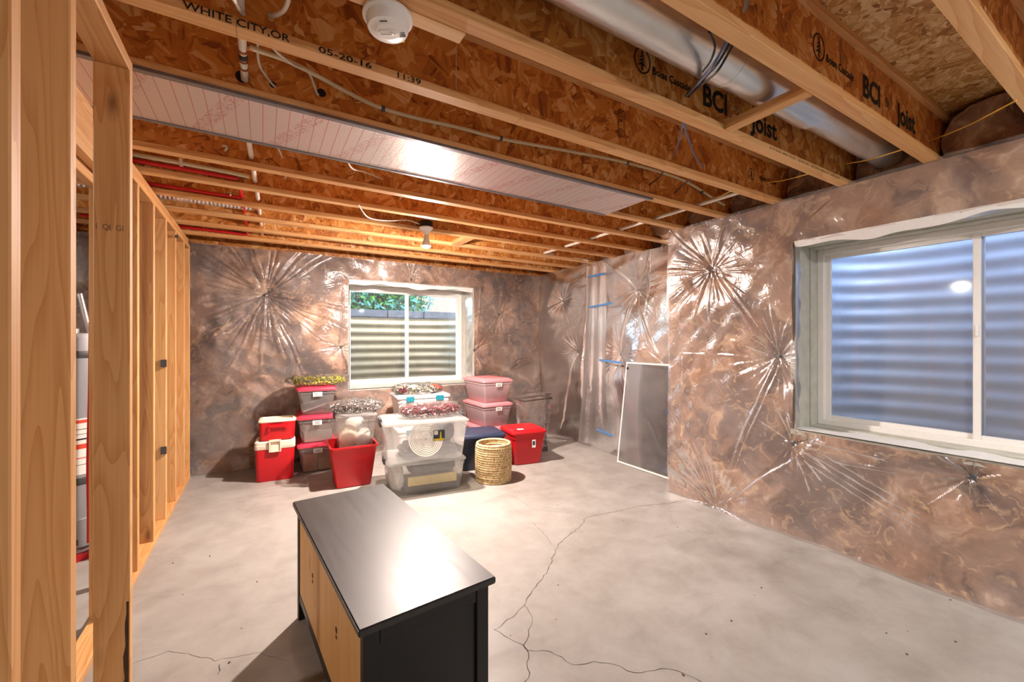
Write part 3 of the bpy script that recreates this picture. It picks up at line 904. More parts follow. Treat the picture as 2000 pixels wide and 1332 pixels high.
def head_band(plane, hole, t, seed):
    mb = MB()
    n = 60
    for i in range(n + 1):
        u = hole[0] + (hole[1] - hole[0]) * i / n
        lo = hole[3] - .028 - .014 * math.sin(u * 7 + seed) - .008 * math.sin(u * 19)
        for z, k in ((hole[3] + .022, 0), (hole[3], .006), (lo, .012 + .006 * math.sin(u * 31))):
            mb.v.append((t + k, u, z) if plane == 'x' else (u, t + k, z))
    mb.f = [(3 * i + j, 3 * i + j + 1, 3 * i + j + 4, 3 * i + j + 3) for i in range(n) for j in (0, 1)]
    return mb
part('plastic_flap', head_band('x', W1, XW - .014, 1), 'white_poly', ps, smooth=True)
part('plastic_flap', head_band('y', W2, YB - .014, 2), 'white_poly', ps3, smooth=True)
# window wells
def well(name, label, plane, c, t0, rad_u, rad_t, z0, z1, mat, amp):
    mb = MB()
    n, m_ = 40, int((z1 - z0) / .0125)
    for i in range(m_ + 1):
        z = z0 + (z1 - z0) * i / m_
        bump_ = amp * math.cos(2 * PI * (z - z0) / .125)
        for j in range(n + 1):
            a = PI * j / n
            ex = .62
            cu, su = math.cos(a), math.sin(a)
            u = c + (rad_u + bump_) * math.copysign(abs(cu) ** ex, cu)
            t = t0 + (rad_t + bump_) * abs(su) ** ex
            mb.v.append((t, u, z) if plane == 'x' else (u, t, z))
    mb.f = [(i * (n + 1) + j, i * (n + 1) + j + 1, (i + 1) * (n + 1) + j + 1, (i + 1) * (n + 1) + j) for i in range(m_) for j in range(n)]
    o = part(name, mb, mat, None, smooth=True)
    me = o.data
    return tag(o, label, 'window well')
well('window_well', 'sky-tinted blue grey corrugated steel well outside the wide window', 'x', (W1[0] + W1[1]) / 2, 3.55, 1.0, .95, .25, 2.30, 'well_steel_sky_tint', .007)
well('window_well', 'sun-tinted cream corrugated well outside the window behind the boxes', 'y', (W2[0] + W2[1]) / 2, 5.63, 1.0, .95, .3, 1.71, 'well_steel_sun_tint', .011)
g = MB()
holes = ((3.53, 4.56, -.36, 1.71), (.66, 2.72, 5.6, 6.64))
g.box(-8, 9.6, 9, 12, 1.55, 1.62).box(4.56, 9, -6, 5.62, 1.55, 1.62).box(3.98, 4.56, 1.71, 5.62, 1.55, 1.62).box(3.98, 4.56, -6, -.36, 1.55, 1.62)
g.box(-8, .66, 5.64, 9, 1.55, 1.62).box(2.72, 9, 5.64, 9, 1.55, 1.62).box(.66, 2.72, 6.64, 9, 1.55, 1.62)
struct(part('ground_outside', g, 'soil', None), 'bare soil outside round the window wells')
struct(part('well_floor', MB().box(3.53, 4.6, -.4, 1.75, .2, .3).box(.6, 2.8, 5.61, 6.7, .2, .35), 'soil', None), 'gravel floor of the window wells')
# ------------------------------------------------------------------ outdoors, seen through the windows
def leaf_cloud(mb, c, s, n, size, rs):
    for i in range(n):
        while True:
            p = Vector((rs.uniform(-1, 1), rs.uniform(-1, 1), rs.uniform(-1, 1)))
            if p.length < 1: break
        p = Vector((c[0] + p.x * s[0], c[1] + p.y * s[1], c[2] + p.z * s[2]))
        a = Vector((rs.gauss(0, 1), rs.gauss(0, 1), rs.gauss(0, 1))).normalized()
        b = a.orthogonal().normalized()
        k = size * rs.uniform(.6, 1.4)
        mb.add([p - a * k, p + b * k * .45, p + a * k, p - b * k * .45], [(0, 1, 2, 3)])
rs = random.Random(21)
t = thing('garden_tree', 'leafy green tree seen over the block wall through the window', 'tree', (2.1, 9.2, 1.62))
part('trunk', MB().tube([(0, 0, 0), (.05, .02, .8), (0, 0, 2.0)], [.12, .1, .07], 8), 'bark', t, smooth=True)
mb = MB(); leaf_cloud(mb, (-.35, 0, .75), (1.45, .7, 1.25), 5200, .075, rs)
part('foliage', mb, 'leaf_green', t, kind='stuff')
mb = MB(); leaf_cloud(mb, (-.2, -.3, .75), (1.35, .6, 1.2), 1700, .075, rs)
part('foliage', mb, 'leaf_teal', t, kind='stuff')
bw = thing('block_wall', 'low grey block edging beyond the sun-tinted cream well', 'wall', (0, 0, 1.62))
for r in range(2):
    for i in range(9):
        x = -1.0 + i * .62 + (.31 if r else 0)
        part('block', MB().box(x, x + .605, 7.0, 7.2, r * .125, r * .125 + .12), 'coping_stone', bw, .006)
nb = thing('neighbour_house', 'plain beige house wall beyond the window well', 'building', (0, 0, 1.62))
part('house_wall', MB().box(1.0, 9.5, 10.6, 10.9, 0, 4.5), 'siding', nb)
# ------------------------------------------------------------------ lamps, one seen and three added for fill
def lamp(name, label, loc, glow, group=None):
    t = thing(name, label, 'lamp', loc, 0, group)
    b = part('junction_box', MB().lathe([(.052, -.055), (.054, -.05), (.054, -.004), (.05, 0)], 16), 'black_plastic', t, smooth=True)
    part('mounting_ear', MB().box(-.075, -.05, -.012, .012, -.03, -.015), 'nail_steel', b)
    part('lamp_holder', MB().lathe([(.058, -.055), (.060, -.062), (.05, -.072), (.032, -.085), (.024, -.105), (.021, -.118)], 20), 'white_plastic', t, smooth=True)
    part('bulb_neck', MB().lathe([(.014, -.118), (.016, -.135), (.024, -.165), (.034, -.198), (.0385, -.211), (.0388, -.2205), (.0375, -.2205), (.037, -.211)], 20, cap1=False), 'white_plastic', t, smooth=True)
    part('bulb_dome', MB().lathe([(.0368, -.2125), (.036, -.219), (.031, -.2265), (.02, -.232), (.006, -.235)], 20, cap0=False), glow, t, smooth=True)
    return t
lamp('bulb_lamp', 'bare bulb in a white holder under the joists above the boxes', (1.235, jy(8) - .09, 2.405), 'bulb_glow')
lamp('bulb_lamp', 'added fill bulb in a white holder near the wide window behind the camera', (2.3, -.55, 2.40), 'fill_glow_rear')  # added out of view, fills the room from the right
lamp('bulb_lamp', 'added fill bulb in a white holder at the rear of the basement', (.7, -1.7, 2.40), 'fill_glow_rear')  # added out of view, fill from the rear to soften shadows
lamp('bulb_lamp', 'added fill bulb in a white holder in the utility area', (-1.9, 1.9, 2.40), 'fill_glow_utility')  # added, unseen fill behind the stud wall
# ------------------------------------------------------------------ ducts, pipes, cables overhead
t = thing('joist_pan', 'printed foil panel nailed under two joists as a return duct', 'duct')
part('foil_board', MB().box(-2.6, 2.28, 1.995, 2.395, ZC - .012, ZC - .002), 'printed_foil', t, .001)
part('edge_strip', MB().box(-2.6, 2.31, 1.968, 1.995, ZC - .015, ZC - .001), 'foil_edge', t, .001)
part('edge_strip', MB().box(-2.6, 2.27, 2.395, 2.418, ZC - .016, ZC - .001), 'foil_edge', t, .001)
t = thing('round_duct', 'round galvanised duct running between two stamped joists', 'duct')
DY, DZ = jy(1) + .205, 2.485
part('pipe_section', MB().tube([(-1.5, DY, DZ), (.6, DY, DZ), (1.62, DY, DZ)], .098, 28), 'galvanised', t, smooth=True)
part('pipe_section', MB().tube([(1.60, DY, DZ), (2.25, DY, DZ), (2.30, DY, DZ - .0)], .092, 28), 'galvanised', t, smooth=True)
part('pipe_section', MB().tube([(2.28, DY, DZ), (2.36, DY, DZ), (3.28, DY, DZ - .01)], [.084, .080, .080], 28), 'galvanised', t, smooth=True)
part('joint_ring', MB().tube([(1.600, DY, DZ), (1.612, DY, DZ)], .0995, 28), 'galvanised', t, smooth=True)
part('plastic_wrap', MB().tube([(3.20, DY, DZ), (3.24, DY, DZ), (3.30, DY, DZ - .012)], [.084, .088, .097], 24, cap=False), 'bag_film', t, smooth=True)
o = part('wood_cleat', MB().box(1.855, 1.905, jy(1) + .03, jy(2) - .03, ZC, ZC + .04), 'plate_lumber', None, .002)
tag(o, 'wooden cleat across the bay under the round duct', 'wood block')
p = at(905, 470, Z=ZC + .01)
o = part('wood_block', MB().box(p[0] - .045, p[0] + .045, jy(8) + .03, jy(9) - .03, ZC, ZC + .038), 'plate_lumber', None, .002)
tag(o, 'short wooden block between joists beside the bare bulb', 'wood block')
o = part('wood_block', MB().box(-.05, .56, jy(2) + .0295, jy(2) + .082, ZC - .004, ZC + .034), 'flange_lumber', None, .002)
tag(o, 'short board fixed beside the joist holding the smoke detector', 'wood block')
o = thing('smoke_detector', 'round white smoke detector with a yellow sticker', 'smoke detector', (.325, 1.275, ZC - .004), -.55)
part('base_plate', MB().lathe([(.069, 0), (.073, -.004), (.073, -.012), (.066, -.016), (.05, -.017)], 40), 'white_plastic', o, smooth=True)
cv = part('cover', MB().lathe([(.062, -.016), (.0635, -.022), (.060, -.040), (.057, -.046), (.036, -.0475), (.034, -.050), (.031, -.0505)], 40), 'white_plastic', o, smooth=True)
oval = lambda rx, ry, z: [(rx * math.cos(2 * PI * j / 24) + math.copysign(.016, math.cos(2 * PI * j / 24)), ry * math.sin(2 * PI * j / 24), z) for j in range(24)]
part('test_button', MB().loft([oval(.013, .0115, -.0500), oval(.012, .0105, -.054), oval(.009, .0075, -.0545), oval(.008, .0065, -.0525)]), 'white_plastic', cv, smooth=True)
part('indicator', MB().lathe([(.006, -.0520), (.006, -.0550), (.003, -.0560)], 12, (.013, 0, 0)), 'pipe_white', cv, smooth=True)
for i in range(4):
    part('vent_slot', MB().box(.030, .048, .006 + i * .0055, .0085 + i * .0055, -.0480, -.0466), 'grey_plastic', cv)
part('sticker', MB().box(.0, .034, .0585, .0632, -.037, -.027), 'label_yellow', cv, rot=(0, 0, .0))
part('brand_mark', MB().box(-.012, .010, -.042, -.037, -.0480, -.0466), 'fabric_grey', cv)
# water lines
def run(name, label, cat, pts, r, mat, k=6, group=None, n=10):
    o = part(name, MB().tube(smooth_path(pts, k), r, n), mat, None, smooth=True)
    return tag(o, label, cat, group)
PX, PZ = -.062, 2.412
t = thing('water_pipe', 'white plastic water pipe through the joist webs near the stud wall', 'pipe')
part('pipe', MB().tube([(PX, 1.3, PZ + .02), (PX, 1.75, PZ), (PX, 2.6, PZ - .01), (PX + .03, 3.5, PZ - .01), (PX + .06, 4.9, PZ)], .0135, 12), 'pipe_white', t, smooth=True)
for y in (1.80, 1.86, 1.91, 2.96, 3.37):
    part('crimp_ring', MB().tube([(PX, y, PZ - .001), (PX, y + .012, PZ - .001)], .0155, 12), 'copper', t, smooth=True)
part('coupling', MB().tube([(PX, 1.825, PZ - .001), (PX, 1.855, PZ - .001)], .0148, 12), 'black_plastic', t, smooth=True)
yy = jy(4) - .034
path = [(PX + .012, 1.78, PZ), (PX + .05, 1.79, PZ + .005)] + [at(x, y, Y=yv) for x, y, yv in ((560, 118, 1.86), (620, 148, 1.93), (690, 186, yy), (745, 211, yy), (820, 232, yy), (900, 250, yy), (980, 271, yy), (1100, 293, yy), (1225, 318, yy), (1330, 350, yy), (1385, 382, yy), (1415, 401, yy + .01))]
t = thing('water_pipe', 'long cream water tube clipped along the joist above the foil panel', 'pipe')
part('pipe', MB().tube(smooth_path(path, 5), .0095, 10), 'pipe_cream', t, smooth=True)
part('crimp_ring', MB().tube([(PX + .012, 1.78, PZ), (PX + .03, 1.784, PZ + .001)], .011, 10), 'copper', t, smooth=True)
for (x, y) in ((748, 212), (978, 270), (1225, 318), (1370, 375)):
    p = at(x, y, Y=yy)
    part('pipe_clip', MB().tube([(p[0] - .008, yy, p[2]), (p[0] + .008, yy, p[2])], .0125, 10), 'fabric_grey', t, smooth=True)
t = thing('water_pipe', 'white pipe crossing the joists near the recessed wall', 'pipe')
qx = 2.84
part('pipe', MB().tube(smooth_path([(qx + .0, 1.62, 2.385), (qx, 2.0, 2.385), (qx, 3.2, 2.385), (qx + .0, 3.95, 2.385), (qx + .05, 4.02, 2.39), (3.2, 4.05, 2.385), (3.5, 4.0, 2.36)], 5), .0135, 12), 'pipe_white', t, smooth=True)
y1 = jy(7) - .045
t = thing('water_pipe', 'cream water tube beside a red one near the stud wall', 'pipe')
part('pipe', MB().tube(smooth_path([(-1.2, y1, 2.43), (-.6, y1, 2.425), (-.3, y1, 2.42), (PX - .012, y1, 2.412)], 4), .0135, 10), 'pipe_cream', t, smooth=True)
for x in (-.42,): part('pipe_clip', MB().box(x - .008, x + .008, y1 - .018, y1 + .02, 2.402, 2.445), 'white_plastic', t)
for y, lab in ((y1, 'red plastic water tube right behind the cream tube by the stud wall'), (jy(8) - .03, 'red plastic water tube ending at a red elbow past the cream tube'), (jy(11) - .03, 'red plastic water tube along the last joist by the far wall')):
    run('water_pipe', lab, 'pipe', [(-1.3, y + .012, 2.40), (-.6, y + .012, 2.395), (-.2, y + .012, 2.39), (-.14, y + .02, 2.392)], .0125, 'red_pex', group='red tubes along the joists')
run('water_pipe', 'red plastic water tube through the joist webs', 'pipe', [(-.14, jy(7), 2.40), (-.13, jy(8), 2.40), (-.13, jy(9), 2.40), (-.13, jy(11), 2.40)], .0125, 'red_pex')
# flexible duct in the bay
mb = MB()
fy = jy(9) - .14
pp = [(-1.2 + .0125 * i, fy + .03 * math.sin(i * .03), 2.44) for i in range(92)]
mb.tube(pp, [.05 + .006 * (i % 2) for i in range(92)], 14)
tag(part('flex_duct', mb, 'galvanised', None, smooth=True), 'crinkled silver flexible duct in a joist bay', 'duct')
# cables
def cable(label, pix, r=.0045, mat='cable_white', group=None):
    return run('cable', label, 'cable', [at(x, y, Y=yv) for x, y, yv in pix], r, mat, 6, group, 8)
cable('white flat cable dropping into a web hole beside the white pipe', [(506, 60, 1.66), (503, 95, 1.80), (508, 130, 1.92), (528, 160, 1.985), (538, 170, 2.0)])
cable('white flat cable curving over the cream tube into a web hole', [(520, 80, 1.66), (548, 108, 1.75), (575, 128, 1.84), (602, 140, 1.92), (618, 180, 1.99), (622, 185, 2.0)], .005)
cable('white cable end poking through the top of the web', [(450, -12, 1.40), (460, 4, 1.48), (470, 22, 1.57), (476, 28, 1.59)], .006)
cable('white cable looping through the web beside the smoke detector', [(562, -14, 1.42), (562, 4, 1.46), (552, 22, 1.52), (533, 31, 1.58), (525, 29, 1.60)], .007)
cable('white cable hanging below the foil panel over the window wall', [(680, 318, 2.50), (690, 330, 2.60), (712, 336, 2.70), (735, 345, 2.78), (748, 350, 2.81)], .0045)
cable('short white cable end beside the white pipe below the panel', [(540, 285, 2.60), (547, 297, 2.72), (551, 308, 2.80)], .005)
cable('white cable leading to the bare bulb', [(700, 400, 3.10), (720, 425, 3.25), (760, 431, 3.40), (795, 430, 3.50), (818, 437, 3.54)], .005)
for (x, y, k, lab) in ((440, 290, 6, 'cable loop in the web just past the foil panel by the white pipe'), (555, 345, 7, 'cable loop in the web below the short white cable end'), (780, 385, 7, 'cable loop in the web near the bare bulb'), (448, 380, 8, 'cable loop in the web above the silver flexible duct')):
    p = at(x, y, Y=jy(k) - .012)
    o = part('cable', MB().tube(smooth_path([(p[0] - .012, p[1], p[2] + .012), (p[0] + .010, p[1] - .02, p[2] + .004), (p[0], p[1] - .01, p[2] - .018)], 5), .006, 8), 'cable_white', None, smooth=True)
    tag(o, lab, 'cable', 'cable loops in web holes')
for (x, y, k, r) in ((473, 150, 4, .024), (533, 165, 4, .013), (628, 181, 4, .018), (1345, 185, 2, .013)):
    p = at(x, y, Y=jy(k) - .0065)
    part('web_hole', MB().lathe([(r, 0), (r, .0008)], 18), 'ink_black', JOIST[k], loc=(p[0], -.0056, p[2]), rot=(PI / 2, 0, 0))
for i, dx in enumerate((0, 5, -5, 9)):
    run('cable', ('blue wire in the bundle across the round duct, lying against a black one', 'black wire in the middle of the bundle across the round duct', 'blue wire at the tree stamp side of the bundle across the duct', 'black wire at the cleat side of the bundle across the duct')[i], 'cable',
        [at(1424 + dx, 72 + 4 * i, Y=jy(1) + .035), at(1412 + dx, 95 + 4 * i, Y=.855), at(1393 + dx * .8, 125 + 5 * i, Y=.90), at(1368 + dx * .5, 155 + 3 * i, Y=1.01), at(1341 + dx * .3, 188, Y=jy(2) - .01)], .0042, 'cable_black' if i % 2 else 'cable_blue', group='wires across the round duct')
run('cable', 'black wire ring hanging round the duct beside the bundle', 'cable', [at(1385, 62, Y=.84), at(1396, 90, Y=.86), at(1388, 118, Y=.895), at(1372, 140, Y=.97)], .004, 'cable_black')
run('cable', 'black wire dropping past the joist above the round duct', 'cable', [at(1461, -8, Y=.55), at(1459, 8, Y=.62), at(1455, 20, Y=.70)], .006, 'cable_black')
for pts, mat in (([(1334, 238, 2), (1330, 262, 2), (1323, 285, 2), (1318, 302, 2)], 'cable_blue'), ([(1335, 238, 2), (1345, 272, 2), (1358, 305, 2), (1374, 326, 2)], 'cable_blue'),
                 ([(1297, 332, 3), (1288, 346, 3), (1268, 361, 3)], 'cable_black'), ([(1348, 350, 3), (1333, 362, 3), (1318, 377, 3)], 'cable_black')):
    n = len(pts)
    lab = {1318: 'short straight blue wire tail below the joist with the large stamp', 1374: 'long curved blue wire tail below the joist with the large stamp', 1268: 'thin black wire tail over the middle of the long cream tube'}
    lab = 'thin black wire tail near the end of the long cream tube' if mat == 'cable_black' and pts[0][0] == 1348 else lab[pts[-1][0]]
    run('cable', lab, 'cable', [at(x, y, Y=jy(k) + .04 + .33 * i / (n - 1)) for i, (x, y, k) in enumerate(pts)], .0045, mat, group='dark wire tails under the joists')
for (a, b, k) in (((1480, 358), (1585, 338), 3), ((1635, 322), (1760, 293), 2), ((1815, 275), (1985, 196), 1), ((1380, 388), (1430, 372), 4)):
    ya, yb = jy(k) - .012, jy(k - 1) + .02
    p0, p1 = at(*a, Y=ya), at(*b, Y=yb)
    m_ = ((p0[0] + p1[0]) / 2, (p0[1] + p1[1]) / 2, (p0[2] + p1[2]) / 2 - .012)
    lab = {3: 'yellow wire under the round duct joist beside the small tree stamp', 2: 'yellow wire bowed under the end of the round duct', 1: 'yellow wire in the bay beside the second large joist stamp', 4: 'yellow wire above the end of the long cream tube'}[k]
    run('support_wire', lab, 'wire', [p0, m_, p1], .0032, 'wire_yellow', group='yellow insulation wires')
# ------------------------------------------------------------------ water heater behind the studs
hx, hy = -1.13, 3.80
t = thing('water_heater', 'grey tank water heater with warning labels behind the studs', 'water heater', (hx, hy, 0))
part('drain_pan', MB().lathe([(.30, 0), (.31, .05), (.305, .05), (.295, .004)], 36), 'red_plastic', t, smooth=True)
part('tank', MB().lathe([(.24, .03), (.25, .06), (.25, 1.37), (.24, 1.40), (.05, 1.41)], 40), 'heater_grey', t, smooth=True)
for z in (.455, 1.245): part('band', MB().lathe([(.2515, z), (.2525, z + .002), (.2525, z + .043), (.2515, z + .045)], 40, cap0=False, cap1=False), 'band_dark', t, smooth=True)
part('band', MB().lathe([(.2515, .085), (.253, .09), (.253, .12), (.2515, .125)], 40, cap0=False, cap1=False), 'band_dark', t, smooth=True)
def curved(a0, a1, z0, z1, r, n=8):
    mb = MB()
    for i in range(n + 1):
        a = a0 + (a1 - a0) * i / n
        mb.v += [(r * math.cos(a), r * math.sin(a), z0), (r * math.cos(a), r * math.sin(a), z1)]
    mb.f = [(2 * i, 2 * i + 2, 2 * i + 3, 2 * i + 1) for i in range(n)]
    return mb
a_c = math.atan2(-hy, -hx)
lb = part('label', curved(a_c + .22, a_c + .62, .52, .87, .2512), 'label_white', t)
for z, h, m_ in ((.84, .02, 'label_red'), (.80, .004, 'ink_black'), (.77, .003, 'ink_black'), (.735, .01, 'ink_black'), (.68, .03, 'label_red'), (.62, .006, 'label_red'), (.58, .003, 'ink_black')):
    part('print_line', curved(a_c + .24, a_c + .58, z, z + h, .2518), m_, lb)
part('label', curved(a_c + .64, a_c + .95, .52, .72, .2512), 'label_yellow', t)
part('label', curved(a_c + .72, a_c + .95, 1.30, 1.37, .2512), 'label_yellow', t)
vx, vy = .19 * math.cos(a_c + .6), .19 * math.sin(a_c + .6)
vv = part('burner_cover', MB().lathe([(.13, .07), (.13, .24), (.10, .26), (.10, .40), (.05, .41)], 24, (vx * .7, vy * .7, 0)), 'heater_grey', t, smooth=True)
part('gas_valve', MB().ball((.25 * math.cos(a_c + .62), .25 * math.sin(a_c + .62), .33), .022, 10, 8), 'copper', t, smooth=True)
part('flue_pipe', MB().tube(smooth_path([(0, 0, 1.40), (0, 0, 1.62), (0, -.01, 1.70), (-.06, -.1, 2.0), (-.1, -.2, 2.25)], 5), .06, 18), 'galvanised', t, smooth=True)
part('draft_leg', MB().tube([(.10, -.10, 1.39), (.06, -.07, 1.66)], .013, 8).tube([(.10, -.10, 1.39), (.10, -.10, 1.43)], .025, 10), 'galvanised', t, smooth=True)
part('draft_leg', MB().tube([(.15, .0, 1.39), (.10, .0, 1.66)], .016, 8), 'galvanised', t, smooth=True)
run('water_pipe', 'red plastic water tube hanging beside the water heater', 'pipe', [at(181, 80, Y=3.3), at(179, 400, Y=3.3), at(177, 700, Y=3.3), at(176, 780, Y=3.3), at(173, 900, Y=3.3), at(174, 1000, Y=3.3), at(174, 1060, Y=3.28)], .010, 'red_pex')
# ------------------------------------------------------------------ dresser
DL, DW, DH = 1.125, .448, .565
t = thing('dresser', 'low black dresser seen from its tan unfinished back', 'dresser', (.398, 1.765, 0), math.radians(5.0))
hl, hw = DL / 2, DW / 2
part('top_board', MB().box(-hw, hw, -hl, hl, DH - .024, DH), 'black_brown_top', t, .004)
i_, il = hw - .018, hl - .018
for sx in (-1, 1):
    for sy in (-1, 1):
        x0, x1 = (-i_, -i_ + .046) if sx < 0 else (i_ - .046, i_)
        y0, y1 = (-il, -il + .034) if sy < 0 else (il - .034, il)
        part('leg_post', MB().box(x0, x1, y0, y1, 0, DH - .0245), 'dark_paint', t, .003)
for sy in (-1, 1):
    y0, y1 = (-il + .004, -il + .026) if sy < 0 else (il - .026, il - .004)
    part('end_rail', MB().box(-i_ + .0465, i_ - .0465, y0, y1, DH - .075, DH - .0245), 'dark_paint', t, .002)
    part('end_rail', MB().box(-i_ + .0465, i_ - .0465, y0, y1, .07, .13), 'dark_paint', t, .002)
    y2, y3 = (-il + .012, -il + .022) if sy < 0 else (il - .022, il - .012)
    part('end_panel', MB().box(-i_ + .0465, i_ - .0465, y2, y3, .1305, DH - .0755), 'dark_paint', t)
bk = part('back_panel', MB().box(-i_ + .006, -i_ + .012, -il + .0345, il - .0345, .135, DH - .034), 'tan_backboard', t)
for y, z in ((.20, .36), (-.21, .36)):
    part('cable_hole', MB().lathe([(.011, 0), (.011, .001)], 16), 'ink_black', bk, loc=(-i_ + .0052, y, z), rot=(0, PI / 2, 0))
    part('cable_hole', MB().lathe([(.008, 0), (.008, .001)], 16), 'ink_black', bk, loc=(-i_ + .0052, y, z - .024), rot=(0, PI / 2, 0))
part('bottom_rail', MB().box(-i_ + .004, -i_ + .026, -il + .0345, il - .0345, .095, .134), 'dark_paint', t, .002)
part('bottom_rail', MB().box(i_ - .026, i_ - .004, -il + .0345, il - .0345, .07, .13), 'dark_paint', t, .002)
part('bottom_shelf', MB().box(-i_ + .03, i_ - .03, -il + .0345, il - .0345, .10, .118), 'dark_paint', t)
for k in range(2):
    y0 = -il + .036 + k * (il - .036)
    d = part('door', MB().box(i_ - .022, i_ - .002, y0 + .002, y0 + il - .038, .133, DH - .03), 'dark_paint', t, .002)
    part('knob', MB().ball((i_ + .012, y0 + (.04 if k else il - .08), .36), .014, 10, 8), 'black_plastic', d, smooth=True)
# ------------------------------------------------------------------ leaning window screen
bl, br = Vector((3.398, 3.39, .004)), Vector((3.40, 2.62, .004))
tl = Vector((3.545, 3.36, 1.115))
t = thing('window_screen', 'white framed insect screen leaning against the recessed wall', 'window screen', tuple(bl))
ux = (br - bl).normalized(); L = (br - bl).length
uz = tl - bl; uz -= ux * uz.dot(ux); Hh = uz.length; uz.normalize()
un = ux.cross(uz)
def sq(mb, a, b, c, d, th=.012):
    v = []
    for n_ in (0, th):
        for (u, w) in ((a, c), (b, c), (b, d), (a, d)):
            q = ux * u + uz * w + un * n_
            v.append(tuple(q))
    return mb.add(v, [(0, 1, 2, 3), (7, 6, 5, 4), (0, 4, 5, 1), (1, 5, 6, 2), (2, 6, 7, 3), (3, 7, 4, 0)])
fr = MB()
for q in ((0, .018, 0, Hh), (L - .018, L, 0, Hh), (.018, L - .018, 0, .018), (.018, L - .018, Hh - .018, Hh)): sq(fr, *q)
part('screen_frame', fr, 'white_vinyl', t, .002)
m_ = MB().add([tuple(ux * u + uz * w + un * .006) for u, w in ((.016, .016), (L - .016, .016), (L - .016, Hh - .016), (.016, Hh - .016))], [(0, 1, 2, 3)])
part('screen_mesh', m_, 'screen_mesh', t)
part('corner_tab', sq(MB(), .02, .035, Hh - .085, Hh - .06, .02), 'black_plastic', t)
# ------------------------------------------------------------------ storage boxes
def rrect(w, d, r, z, n=5):
    out = []
    for (cx, cy, a0) in ((w / 2 - r, d / 2 - r, 0), (-w / 2 + r, d / 2 - r, PI / 2), (-w / 2 + r, -d / 2 + r, PI), (w / 2 - r, -d / 2 + r, 1.5 * PI)):
        for i in range(n):
            a = a0 + PI / 2 * i / (n - 1)
            out.append((cx + r * math.cos(a), cy + r * math.sin(a), z))
    return out
def tub(w, d, h, taper=.035, wall=.003, r=.03, rim=.012, z0=0, step=True, single=False):
    """open tapered tub; w, d are the outer size at the top, without the rim"""
    mb = MB()
    def R(k, z, inset=0, rr=r):
        f = taper * (1 - k)
        return rrect(w - 2 * f - 2 * inset, d - 2 * f - 2 * inset, max(.006, rr), z)
    rings = [R(0, z0 + .006, .008), R(0, z0), R(0, z0, 0), R(.05, z0 + .012)]
    rings = [rrect(w - 2 * taper - .02, d - 2 * taper - .02, r, z0), R(0, z0 + .01)]
    if step: rings += [R(.80, z0 + h * .82), R(.82, z0 + h * .83, -.006)]
    if single:
        rings += [R(1, z0 + h - .014), R(1, z0 + h - .013, -rim), R(1, z0 + h, -rim), R(1, z0 + h, wall)]
        return mb.loft(rings, True, False)
    rings += [R(1, z0 + h - .014), R(1, z0 + h - .013, -rim), R(1, z0 + h, -rim), R(1, z0 + h, wall), R(.1, z0 + .02, wall), rrect(w - 2 * taper - .04, d - 2 * taper - .04, r, z0 + .006)]
    mb.loft(rings)
    return mb
def lid_mesh(w, d, z, h=.02, r=.035, lip=.012, dome=.006):
    mb = MB()
    mb.loft([rrect(w + 2 * lip, d + 2 * lip, r, z - .012), rrect(w + 2 * lip + .004, d + 2 * lip + .004, r, z), rrect(w + 2 * lip - .006, d + 2 * lip - .006, r, z + h * .6),
             rrect(w - .02, d - .02, r, z + h * .6), rrect(w - .04, d - .04, r, z + h + dome), rrect(w * .5, d * .5, r, z + h + dome)])
    return mb
def front_label(parent, w, h, y, z, mat='label_white', lines=True, x=0):
    l = part('label', MB().box(x - w / 2, x + w / 2, y - .0012, y, z - h / 2, z + h / 2), mat, parent)
    if lines:
        rs_ = random.Random(int(z * 1000))
        for i in range(3):
            ww = w * rs_.uniform(.5, .8)
            part('handwriting', MB().box(x - ww / 2, x + ww / 2, y - .0018, y - .0012, z + h * (.22 - .24 * i) - .002, z + h * (.22 - .24 * i) + .002), 'ink_black', l)
    return l
# --- two coolers
def cooler(label, loc, rz, w, d, h, lidh, latch):
    t = thing('cooler', label, 'cooler', loc, rz)
    mb = MB()
    mb.loft([rrect(w - .03, d - .03, .03, 0), rrect(w - .02, d - .02, .03, .012), rrect(w, d, .03, h - lidh)])
    part('body', mb, 'red_plastic', t, smooth=True)
    ld = MB()
    ld.loft([rrect(w + .004, d + .004, .03, h - lidh), rrect(w + .012, d + .012, .032, h - lidh + .006), rrect(w + .012, d + .012, .032, h - lidh * .45), rrect(w + .006, d + .006, .03, h - lidh * .42), rrect(w + .008, d + .008, .03, h - .008), rrect(w - .01, d - .01, .03, h), rrect(w - .05, d - .05, .03, h), rrect(w - .06, d - .06, .03, h - .012), rrect(w * .3, d * .3, .03, h - .012)])
    part('lid', ld, 'cream_plastic', t, smooth=True)
    return t
c1 = cooler('red cooler with a cream lid and carry handle on the floor', (.112, 4.775, 0), -.06, .335, .29, .385, .075, True)
hb = MB()
for (a, b, z0, z1) in ((-.052, -.038, .285, .405), (.038, .052, .285, .405), (-.038, .038, .392, .405), (-.038, .038, .285, .30)):
    hb.box(a, b, -.176, -.156, z0, z1)
hd = part('handle', hb, 'cream_plastic', c1, .004)
part('latch_pad', MB().box(-.037, .037, -.166, -.150, .30, .35), 'cream_plastic', hd, .003)
c2 = cooler('smaller red cooler stacked on the cooler with the carry handle', (.130, 4.80, .386), -.05, .315, .255, .195, .022, False)
gh = MB()
gh.box(-.075, .075, -.150, -.128, .120, .150).box(-.085, -.06, -.146, -.128, .085, .150).box(.06, .085, -.146, -.128, .100, .150)
part('grip', gh, 'red_plastic', c2, .006)
part('latch', MB().box(-.05, .05, -.140, -.130, .176, .186), 'cream_plastic', c2, .002)
